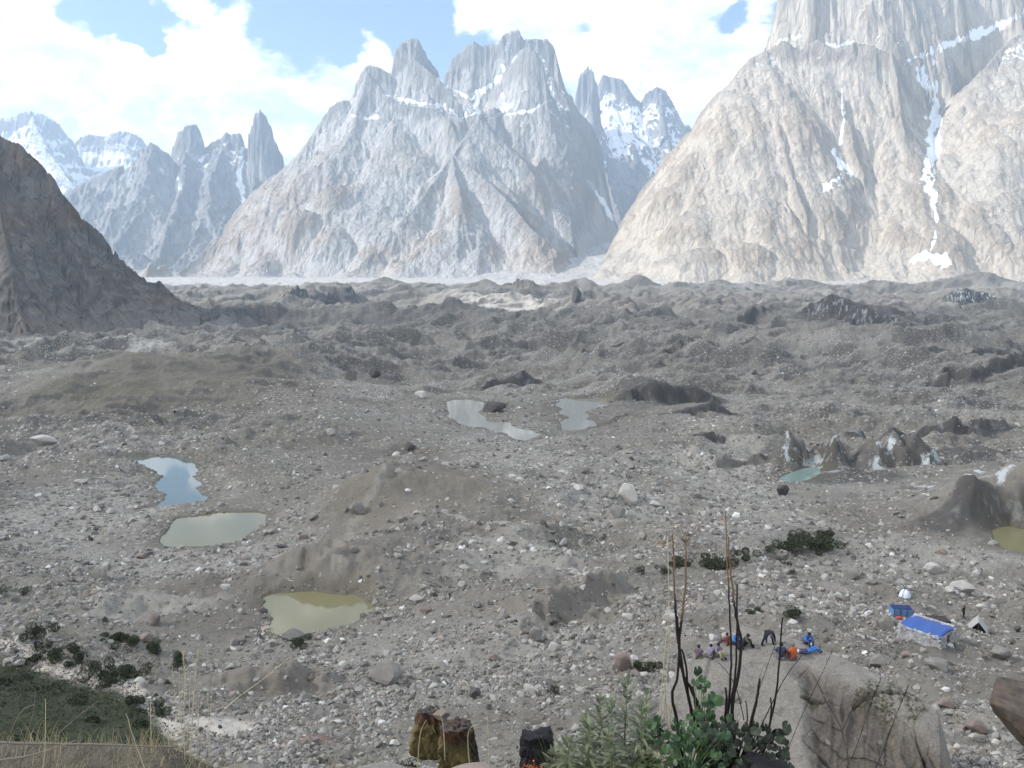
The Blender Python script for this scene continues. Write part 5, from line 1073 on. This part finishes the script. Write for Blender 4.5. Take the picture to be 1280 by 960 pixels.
# ---- ledge plants close to the camera
def ledge(px, py, D): return Vector(W(px, py, D))
def blades(n, box, hrange, w, bend, mat, name, label, lean=(0, 0)):
    """many grass blades rooted on the ledge; box = px0, px1, D0, D1"""
    px = RNG.uniform(box[0], box[1], n); D = RNG.uniform(box[2], box[3], n); x = (px - 640) / F * D; z = gz(x, D)
    h = RNG.uniform(*hrange, n) * (.4 + .9 * fbm(px / 45, D * 2, 2, 6)); a = RNG.uniform(0, 6.28, n); bd = h * RNG.uniform(.1, bend, n); wd_ = w * RNG.uniform(.6, 1.3, n)
    dx = np.cos(a) * bd + lean[0] * h; dy = np.sin(a) * bd * .6 + lean[1] * h; tx = -np.sin(a + 1); ty = np.cos(a + 1); V = []
    for t in (0, .35, .7, 1.0):
        c = np.stack([x + dx * t * t, D + dy * t * t, z - .03 + h * (t - .25 * t ** 3 * bd / h)], -1); s = (1 - t ** 1.5) * .5 + .02; o = np.stack([tx, ty * .3, 0 * tx], -1) * (wd_ * s)[:, None]; V += [c - o, c + o]
    V = np.stack(V, 1); Fc = np.array([[0, 1, 3, 2], [2, 3, 5, 4], [4, 5, 7, 6]])[None] + (np.arange(n) * 8)[:, None, None]
    lv = np.repeat(np.clip(RNG.normal(.5, .28, n), 0, 1), 8); ob = mesh_from(name, V.reshape(-1, 3), Fc.reshape(-1, 4), mat, True, {'lv': lv}); tag(ob, label, kind='stuff'); return ob
blades(1500, (380, 860, 3.0, 3.9), (.05, .17), .0028, .6, M_DRY, 'grass', 'pale dry grass along the lip of the ledge'); blades(900, (400, 860, 3.0, 3.8), (.05, .15), .0028, .5, M_GR, 'grass', 'green grass along the lip of the ledge')
blades(1500, (-60, 280, 2.6, 3.7), (.04, .15), .0035, .5, M_DRY, 'grass', 'sparse dry grass at the lower left'); blades(500, (1010, 1330, 3.2, 3.9), (.02, .05), .002, .6, M_DRY, 'grass', 'short dry grass at the lower right')
blades(260, (425, 470, 3.0, 3.5), (.10, .22), .003, .5, M_GR, 'grass', 'green tuft left of the upright rocks')
blades(900, (690, 835, 2.9, 3.5), (.15, .40), .0032, .6, M_GR, 'grass', 'tall green grass around the leafy herbs')
def stalk(name, pts, r0, r1, mat, label, cat, group=None, head=None, k=5, mat2=None):
    P = [Vector(W(*p)) for p in pts]; 
    # smooth through the points
    Q = []; n = len(P)
    for i in range(n - 1):
        a, b, c, d = P[max(i - 1, 0)], P[i], P[i + 1], P[min(i + 2, n - 1)]
        for t in np.linspace(0, 1, 5, endpoint=False): Q.append(.5 * ((2 * b) + (c - a) * t + (2 * a - 5 * b + 4 * c - d) * t * t + (3 * b - a - 3 * c + d) * t ** 3))
    Q.append(P[-1]); jit = r0 * .25; Q = [q + Vector((random.uniform(-jit, jit), 0, random.uniform(-jit, jit))) for q in Q]
    base = P[0].copy(); root = empty(name, base); 
    if label: tag(root, label, cat, group)
    Q = [q - base for q in Q]; m = len(Q); R = [r0 + (r1 - r0) * i / (m - 1) for i in range(m)]
    if mat2:
        c = int(m * .62); mb = MB(); mb.tube(Q[:c + 1], R[:c + 1], k); mb.build('stem', mat, root, True); mb = MB(); mb.tube(Q[c:], R[c:], k); mb.build('stem_tip', mat2, root, True)
    else: mb = MB(); mb.tube(Q, R, k); mb.build('stem', mat, root, True)
    if head == 'spike':
        mb = MB(); a = Q[-1]; d = (Q[-1] - Q[-4]).normalized(); L = (Q[-1] - Q[-6]).length
        for i in range(26):
            p = a - d * L * i / 26; q = p + d * .012 + Vector((random.uniform(-1, 1), random.uniform(-1, 1), random.uniform(-.3, 1))) * .006; mb.tube([p, q], [.0018, .0006], 3)
        mb.build('seed_head', mat2 or mat, root)
    if head == 'umbel':
        mb = MB(); a = Q[-1]
        for i in range(9): 
            an = math.radians(-70 + 140 * i / 8); q = a + Vector((math.sin(an) * .06, random.uniform(-.02, .02), .04 + math.cos(an) * .03)); mb.tube([a, a.lerp(q, .5) + Vector((0, 0, .006)), q], [.0014, .001, .0007], 4); mb.tube([q, q + Vector((.004, 0, .006))], [.0025, .001], 4)
        mb.build('seed_head', mat2 or mat, root)
    return root
D3 = 3.3; S_ = .0085
stalk('burnt_stem', [(905, 985, D3), (880, 925, D3), (862, 880, D3), (848, 800, D3), (843, 740, D3), (842, 690, D3), (840, 668, D3)], .0085, .0028, M_CHAR, 'tallest burnt stem of the left clump with a brown tip', 'dead stem', None, None, 7, M_TIP)
stalk('burnt_stem', [(910, 985, D3), (888, 920, D3), (866, 865, D3), (853, 840, D3), (849, 800, D3), (856, 740, D3), (857, 700, D3), (857, 680, D3)], .0085, .003, M_CHAR, 'burnt stem of the left clump ending in a dry umbel', 'dead stem', None, 'umbel', 7, M_TIP)
stalk('burnt_stem', [(890, 985, D3), (852, 940, D3), (846, 900, D3), (840, 868, D3), (846, 850, D3), (849, 805, D3), (846, 770, D3)], .008, .004, M_CHAR, 'kinked burnt stem at the left of the left clump', 'dead stem', None, None, 7)
stalk('burnt_stem', [(880, 985, D3), (872, 930, D3), (862, 880, D3), (857, 830, D3), (852, 812, D3)], .006, .004, M_CHAR, 'short burnt stem in the middle of the left clump', 'dead stem', None, None, 6)
stalk('burnt_stem', [(885, 985, 3.25), (874, 920, 3.25), (868, 870, 3.25), (866, 858, 3.25)], .006, .004, M_CHAR, 'stubby broken burnt stem right of the left clump', 'dead stem', None, None, 6)
stalk('burnt_stem', [(912, 985, D3), (906, 920, D3), (912, 870, D3), (914, 820, D3), (912, 760, D3), (909, 700, D3), (907, 650, D3), (906, 640, D3)], .006, .0016, M_CHAR, 'straight thin burnt stem of the right clump with a long brown tip', 'dead stem', None, None, 6, M_TIP)
stalk('burnt_stem', [(925, 985, D3), (915, 890, D3), (924, 840, D3), (926, 800, D3), (920, 770, D3), (915, 730, D3), (912, 700, D3), (910, 668, D3)], .0085, .0022, M_CHAR, 'thick bowed burnt stem of the right clump', 'dead stem', None, None, 7, M_TIP)
stalk('burnt_stem', [(900, 985, 3.4), (908, 900, 3.4), (918, 855, 3.4), (921, 800, 3.4), (921, 730, 3.4)], .0065, .003, M_CHAR, 'straight dark burnt stem just right of the bowed one', 'dead stem', None, None, 6)
stalk('burnt_stem', [(930, 985, 3.2), (938, 910, 3.2), (945, 880, 3.2), (950, 848, 3.2)], .007, .004, M_CHAR, 'short thick burnt stub right of the clumps', 'dead stem', None, None, 6)
stalk('burnt_stem', [(945, 985, D3), (955, 935, D3), (968, 880, D3), (974, 830, D3), (977, 780, D3), (979, 772, D3)], .0055, .0025, M_CHAR, 'slender burnt stem rising past the person in blue grey', 'dead stem', None, None, 6)
stalk('burnt_stem', [(925, 985, D3), (940, 930, D3), (955, 900, D3), (980, 850, D3), (1003, 818, D3)], .0035, .0012, M_CHAR, 'thin burnt twig slanting right below the orange jacket', 'dead stem', None, None, 5)
stalk('burnt_stem', [(940, 985, 3.2), (958, 930, 3.2), (964, 890, 3.2), (963, 872, 3.2)], .004, .003, M_CHAR, 'short forked burnt stub at the right of the dark leaves', 'dead stem', None, None, 5)
stalk('burnt_stem', [(915, 985, 3.2), (932, 930, 3.2), (934, 890, 3.2), (932, 876, 3.2)], .004, .002, M_CHAR, 'short burnt stub in front of the dark leaves', 'dead stem', None, None, 5)
stalk('burnt_stem', [(895, 985, 3.2), (902, 930, 3.2), (908, 880, 3.2), (907, 860, 3.2)], .006, .004, M_CHAR, 'thick burnt stub left of the bowed stem', 'dead stem', None, None, 6)
for i, (pts, lab) in enumerate([([(925, 985, 3.6), (938, 900, 3.6), (960, 830, 3.6), (972, 800, 3.6)], 'thin dry stalk leaning across the smooth rock'), ([(935, 985, 3.6), (945, 870, 3.6), (955, 830, 3.6)], 'thin dry stalk left of the leaning one'),
    ([(930, 900, 3.6), (920, 860, 3.6), (905, 835, 3.6), (888, 822, 3.6)], 'curved dark twig bending left below the three seated people'),
    ([(965, 985, 4.5), (1000, 900, 4.5), (1040, 815, 4.5)], 'dark feathery grass stalk right of the resting party'), ([(1045, 985, 4.2), (1068, 940, 4.2), (1085, 890, 4.2), (1101, 848, 4.2)], 'dark grass stalk over the broken face'), ([(1050, 985, 4.2), (1075, 930, 4.2), (1106, 850, 4.2)], 'paler grass stalk beside the dark one over the broken face'),
    ([(1085, 985, 4.2), (1105, 935, 4.2), (1122, 890, 4.2), (1135, 858, 4.2)], 'rightmost grass stalk over the broken face')]):
    stalk('grass_stalk', pts, .0022, .0009, M_CHAR if i not in (1, 5) else M_TWIG, lab, 'grass stalk', None, 'spike' if i in (3, 4, 6) else None, 4)
STR = [([(150, 985, 3.2), (148, 900, 3.2), (150, 860, 3.2), (146, 840, 3.2)], 'pale'), ([(190, 985, 3.2), (189, 920, 3.2), (188, 880, 3.2), (189, 870, 3.2)], 'upright straw stalk over the right tip of the green slope'), ([(210, 985, 3.2), (211, 930, 3.2), (210, 896, 3.2)], 'short straw stalk beside the upright one'), ([(232, 985, 3.2), (230, 900, 3.2), (231, 850, 3.2), (229, 818, 3.2)], 'left tall straw of the sparse bundle'), ([(236, 985, 3.2), (240, 900, 3.2), (244, 850, 3.2), (247, 815, 3.2)], 'right tall straw of the sparse bundle'), ([(228, 985, 3.3), (236, 900, 3.3), (238, 840, 3.3)], 'middle straw of the sparse bundle'),
       ([(240, 985, 3.3), (226, 900, 3.3), (229, 860, 3.3)], 'leaning straw in the sparse bundle'), ([(190, 985, 3.0), (166, 920, 3.0), (160, 898, 3.0), (157, 892, 3.0)], 'short bent straw over the green slope'), ([(277, 890, 3.4), (300, 870, 3.4), (330, 848, 3.4), (361, 823, 3.4)], 'long thin straw lying diagonally below the olive pond'), ([(556, 950, 3.5), (555, 920, 3.5), (551, 895, 3.5), (540, 880, 3.5)], 'cream straw in front of the upright rocks'), ([(520, 985, 3.5), (525, 920, 3.5), (533, 900, 3.5)], 'fine straw left of the upright rocks'), ([(590, 985, 3.5), (585, 930, 3.5), (588, 910, 3.5), (600, 905, 3.5)], 'arched straw right of the upright rocks'), ([(610, 985, 3.5), (611, 940, 3.5), (609, 895, 3.5)], 'upright straw between the rocks'),
       ([(836, 985, 3.4), (830, 900, 3.4), (836, 800, 3.4), (835, 690, 3.4), (835, 680, 3.4)], 'tall pale straw left of the burnt stems'), ([(840, 985, 3.4), (834, 900, 3.4), (830, 830, 3.4), (838, 790, 3.4)], 'pale straw close to the burnt stems'), ([(832, 985, 3.4), (826, 900, 3.4), (828, 850, 3.4), (834, 780, 3.4), (834, 760, 3.4)], 'ochre straw at the edge of the great boulder'), ([(845, 985, 3.4), (838, 900, 3.4), (842, 860, 3.4), (845, 830, 3.4)], 'short ochre straw by the kinked stem'), ([(20, 985, 3.0), (30, 930, 3.0), (42, 890, 3.0), (44, 860, 3.0)], 'grey twig over the green slope at far left'), ([(-10, 985, 3.0), (20, 900, 3.0), (40, 882, 3.0), (46, 884, 3.0)], 'bent grey twig at the lower left corner'), ([(60, 985, 2.9), (66, 930, 2.9), (90, 902, 2.9), (121, 878, 2.9)], 'seeding twig slanting over the green slope'), ([(50, 985, 2.9), (56, 940, 2.9), (57, 880, 2.9), (56, 875, 2.9)], 'upright dry stalk at far left'), ([(95, 985, 2.9), (100, 940, 2.9), (100, 912, 2.9)], 'short twig near the lower left')]
for pts, lab in STR:
    if lab == 'pale': continue
    tw = 'twig' in lab; stalk('straw_stalk', pts, .0026 if tw else .0021, .0008, M_TWIG if tw else M_STRAW, lab, 'dry stalk', None, 'spike' if ('seeding' in lab or 'tall' in lab or 'lying' in lab) else None, 4)
SN = ['outer left', 'second', 'third', 'fourth', 'fifth', 'sixth', 'outer right']
for j in range(7):
    x = 222 + j * 6.5; stalk('straw_stalk', [(x, 985, 3.3), (x + random.uniform(-6, 6), 900, 3.3), (x + random.uniform(-9, 9), random.uniform(830, 890), 3.3)], .0016, .0007, M_STRAW, SN[j] + ' fine straw, counted from the left, in the sparse bundle at lower left', 'dry stalk', 'fine straws of the left bundle', None, 3)
# willow-leaved herbs
def herb(px, D, top, lean, label, nl=46, leaf=.085, mat=None, w=.0085):
    b = Vector(W(px, 990, D)); tp = Vector(W(px + lean, top, D)); root = empty('leafy_herb', b); tag(root, label, 'herb', None); h = (tp - b)
    mid = h * .5 + Vector((random.uniform(-.02, .02), random.uniform(-.02, .02), 0)); mb = MB(); mb.tube([(0, 0, 0), mid, h], [.0045, .0035, .0015], 6); mb.build('stem', M_GR2, root, True)
    V = []; Fc = []; lv = []
    for i in range(nl):
        t = .22 + .78 * i / nl; c = (mid * (t * 2) if t < .5 else mid.lerp(h, t * 2 - 1)); a = i * 2.4 + random.uniform(-.5, .5); L = leaf * (1.15 - .75 * t ** 3) * random.uniform(.8, 1.2); up = .15 + .75 * t
        d = Vector((math.cos(a), math.sin(a), up)).normalized(); s = d.cross(Vector((0, 0, 1))).normalized() * w * random.uniform(.8, 1.2); n0 = len(V)
        dr = Vector((0, 0, -L * random.uniform(.1, .9) * (1 - t * .6))); p = [c, c + d * L * .35 + s + dr * .1, c + d * L * .35 - s + dr * .1, c + d * L * .72 + s * .7 + dr * .5, c + d * L * .72 - s * .7 + dr * .5, c + d * L + dr]
        V += [tuple(q) for q in p]; Fc += [(n0, n0 + 1, n0 + 2), (n0 + 1, n0 + 3, n0 + 2), (n0 + 2, n0 + 3, n0 + 4), (n0 + 3, n0 + 5, n0 + 4)]; lv += [random.random()] * 6
    mesh_from('leaves', np.array(V), np.array(Fc), mat or M_HERB, False, {'lv': np.array(lv)}, parent=root)
M_GR2 = simple_mat('green stem', (.10, .14, .05), .7)
HB = [(715, 3.2, 925, -2, 'outermost leafy herb at the left of the green clump'), (728, 3.3, 890, 4, 'second leafy herb from the left of the green clump'), (742, 3.15, 905, -6, 'short leafy herb low in the clump'), (748, 3.3, 868, 2, 'tall leafy herb left of the middle of the clump'), (768, 3.2, 872, -4, 'leafy herb just right of the tall left one'), (782, 3.3, 848, 2, 'tallest leafy herb in the green clump'), (795, 3.15, 880, 6, 'leafy herb leaning right within the clump'), (810, 3.25, 868, -2, 'leafy herb at the right of the clump'), (760, 3.0, 915, 0, 'bushy low leafy herb in front'), (822, 3.3, 900, 2, 'last leafy herb before the straw stalks'), (700, 3.3, 940, -6, 'small leafy herb beside the black upright rock')]
for a in HB: herb(*a)
# broad-leaved plants
def broad(px, D, pts, label, mat, size, name='broadleaf_plant', cat='plant', stems=True):
    b = Vector(W(px, 985, D)); root = empty(name, b); tag(root, label, cat); V = []; Fc = []; lv = []; mb = MB()
    for (qx, qy) in pts:
        c = Vector(W(qx, qy, D + random.uniform(-.12, .12))) - b; a = random.uniform(-.9, .9); nrm = Vector((random.uniform(-.6, .6), -1, random.uniform(.1, 1.2))).normalized(); u = nrm.cross(Vector((math.sin(a), 0, math.cos(a)))).normalized(); v = nrm.cross(u); s = size * random.uniform(.6, 1.25); n0 = len(V)
        rim = []; 
        for i in range(11):
            t = -math.pi * .92 + 2 * math.pi * .92 * i / 10; r = s * (1 - .28 * abs(t) / math.pi + .05 * math.cos(5 * t)); rim.append(c + v * math.cos(t) * r + u * math.sin(t) * r - nrm * .18 * s * math.cos(2 * t))
        V += [tuple(c)] + [tuple(q) for q in rim]; Fc += [(n0, n0 + 1 + i, n0 + 2 + i) for i in range(10)]; lv += [random.random()] * 12
        if random.random() < .5: mb.tube([(0, 0, 0), tuple(c * .5 + Vector((0, .03, 0))), tuple(c)], [.003, .002, .0012], 4)
    mesh_from('leaves', np.array(V), np.array(Fc), mat, False, {'lv': np.array(lv)}, parent=root); mb.build('stems', M_GR2 if mat is not M_DARKL else M_CHAR, root)
rnd = lambda n, x0, x1, y0, y1: [(random.uniform(x0, x1), random.uniform(y0, y1)) for _ in range(n)]
broad(875, 3.25, [(872, 838), (878, 848), (869, 852), (884, 855), (890, 868), (897, 875), (888, 878), (880, 862), (874, 858)] + rnd(10, 866, 900, 870, 900), 'climbing stem of round green leaves between the burnt stems', M_BROAD, .022)
broad(818, 3.2, [(815, 905), (825, 915), (812, 922), (822, 898)] + rnd(34, 795, 860, 905, 965), 'round leaved green plant left of the burnt stems', M_BROAD, .022)
broad(860, 3.1, rnd(110, 840, 912, 895, 975), 'dark green leafy plant at the foot of the burnt stems', M_BROAD, .018)
broad(920, 3.1, rnd(240, 880, 985, 905, 990), 'blackish leafy shrub at the foot of the right burnt stems', M_DARKL, .017)
broad(780, 3.1, rnd(90, 760, 850, 935, 985), 'bright small leaved plant along the bottom edge', M_HERB, .012)
# dark rounded stone at the bottom, upright rocks, reddish mat
def near_rock(px, py, D, sx, sy, sz, seed, mat, label, rot=(0, 0, 0), planes=9, cat='rock', sub=4):
    V, Fc = poly_rock(seed, planes, sub, .015); o = mesh_from('near_rock', V, Fc, mat, False); o.location = W(px, py, D); o.scale = (sx, sy, sz); o.rotation_euler = rot; tag(o, label, cat); return o
M_BLKR = simple_mat('black stone', (.016, .015, .017), .7, 8, .4, .6, .02)
near_rock(952, 975, 3.0, .12, .12, .11, 5, M_BLKR, 'rounded black stone under the dark leaves', planes=30)
def upright(px, pyb, D, w, h, label, dark, seed, cap=True):
    """standing angular rock, broken flat on top"""
    b = Vector(W(px, pyb, D)); rg = np.random.default_rng(seed); V, Fc = ico(5)
    N = np.array([(1, .1, .02), (-1, .15, .05), (.1, -1, .12), (0, 1, .1), (.35, -.2, 1), (-.3, .1, 1), (.75, -.7, .1), (-.8, -.6, .25)]) + rg.normal(0, .10, (8, 3)); N /= np.linalg.norm(N, axis=1)[:, None]
    d = np.array([.5, .5, .42, .45, .62, .58, .56, .6]) * rg.uniform(.9, 1.08, 8); c = V @ N.T; r = np.min(np.where(c > .06, d / np.maximum(c, .06), 9), axis=1).clip(0, 1.3)
    P = V * r[:, None] * np.array([w * 1.05, w * .8, h * 1.1]); P += V * (.13 * w * (fbm(P[:, 0] / w * 6 + P[:, 2] * 9, P[:, 1] / w * 6 + P[:, 2] * 7, 4, seed)[:, None] - .5) * 2)
    P[:, 2] += h * .35; o = mesh_from('upright_rock', P, Fc, dark, False); o.location = b; tag(o, label, 'rock'); return o
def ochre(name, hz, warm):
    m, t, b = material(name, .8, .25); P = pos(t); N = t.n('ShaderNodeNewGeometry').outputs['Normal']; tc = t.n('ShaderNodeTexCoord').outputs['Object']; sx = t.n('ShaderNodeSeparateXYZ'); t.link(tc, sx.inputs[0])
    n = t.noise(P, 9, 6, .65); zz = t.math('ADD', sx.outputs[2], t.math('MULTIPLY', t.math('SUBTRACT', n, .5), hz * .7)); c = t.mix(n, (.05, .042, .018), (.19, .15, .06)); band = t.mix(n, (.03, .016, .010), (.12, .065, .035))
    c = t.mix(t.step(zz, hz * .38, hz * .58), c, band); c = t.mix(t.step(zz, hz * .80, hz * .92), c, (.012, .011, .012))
    sn = t.n('ShaderNodeSeparateXYZ'); t.link(N, sn.inputs[0]); c = t.mix(t.step(sn.outputs[0], .45, .75), c, (.010, .009, .010)); c = t.mix(t.step(sn.outputs[2], .75, .9), c, (.07, .055, .05)); set_col(t, b, c)  # right-facing sides coloured black as painted shade; flat tops dark brown
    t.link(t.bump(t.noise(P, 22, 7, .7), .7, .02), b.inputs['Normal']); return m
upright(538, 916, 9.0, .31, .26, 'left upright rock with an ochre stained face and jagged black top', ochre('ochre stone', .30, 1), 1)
upright(572, 944, 8.6, .36, .38, 'right upright rock with an ochre face and its shaded side painted black', ochre('ochre stone tall', .42, 1), 4)
upright(672, 952, 8.6, .33, .33, 'black upright rock left of the green herb clump', M_BLKR, 7)
near_rock(553, 893, 8.9, .09, .07, .05, 21, RED_M, 'small pinkish stone resting against the right upright rock')
near_rock(460, 976, 3.2, .16, .1, .035, 31, GREY_M, 'flat grey stone at the bottom edge left of centre'); near_rock(600, 982, 3.1, .14, .1, .05, 32, RED_M, 'reddish stone at the bottom edge')
def mat_plant():
    n = 1400; P = np.stack([RNG.normal(0, .05, n), RNG.normal(0, .03, n), np.abs(RNG.normal(0, .012, n))], -1); V, Fc = leaves_np(n, P, None, .006); m = leaf_mat('orange leaves', (.25, .05, .02), (.55, .14, .05)); b = W(672, 973, 3.3)
    r = empty('mat_plant', b); tag(r, 'low orange red mat plant at the bottom centre', 'plant'); mesh_from('foliage', V, Fc, m, False, {'lv': RNG.random(n * 4)}, parent=r); mb = MB(); mb.tube([(0, 0, -.02), (.01, 0, .01)], .004, 4); mb.build('stem', M_TWIG, r)
mat_plant()
def dead_branch(pts, lab, r=.009):
    stalk('fallen_branch', pts, r, r * .5, M_TWIG, lab, 'branch', None, None, 7)
dead_branch([(-60, 926, 3.1), (20, 929, 3.1), (90, 930, 3.1), (160, 932, 3.1), (222, 934, 3.1)], 'long bleached branch lying along the lower left edge', .006)
dead_branch([(-40, 955, 2.8), (30, 946, 2.8), (72, 934, 2.8), (95, 925, 2.8)], 'short forked branch below the long bleached one', .004)
blades(500, (95, 285, 3.0, 3.4), (.02, .06), .004, .6, M_BUSH, 'ground_cover', 'dark green leaves under the bleached branch')
p_ = W(503, 945, 8.2); bush(p_[0], p_[1], .34, .30, 'blackish scrub tuft left of the upright rocks', None, 900, M_DARKL)
tick('plants')
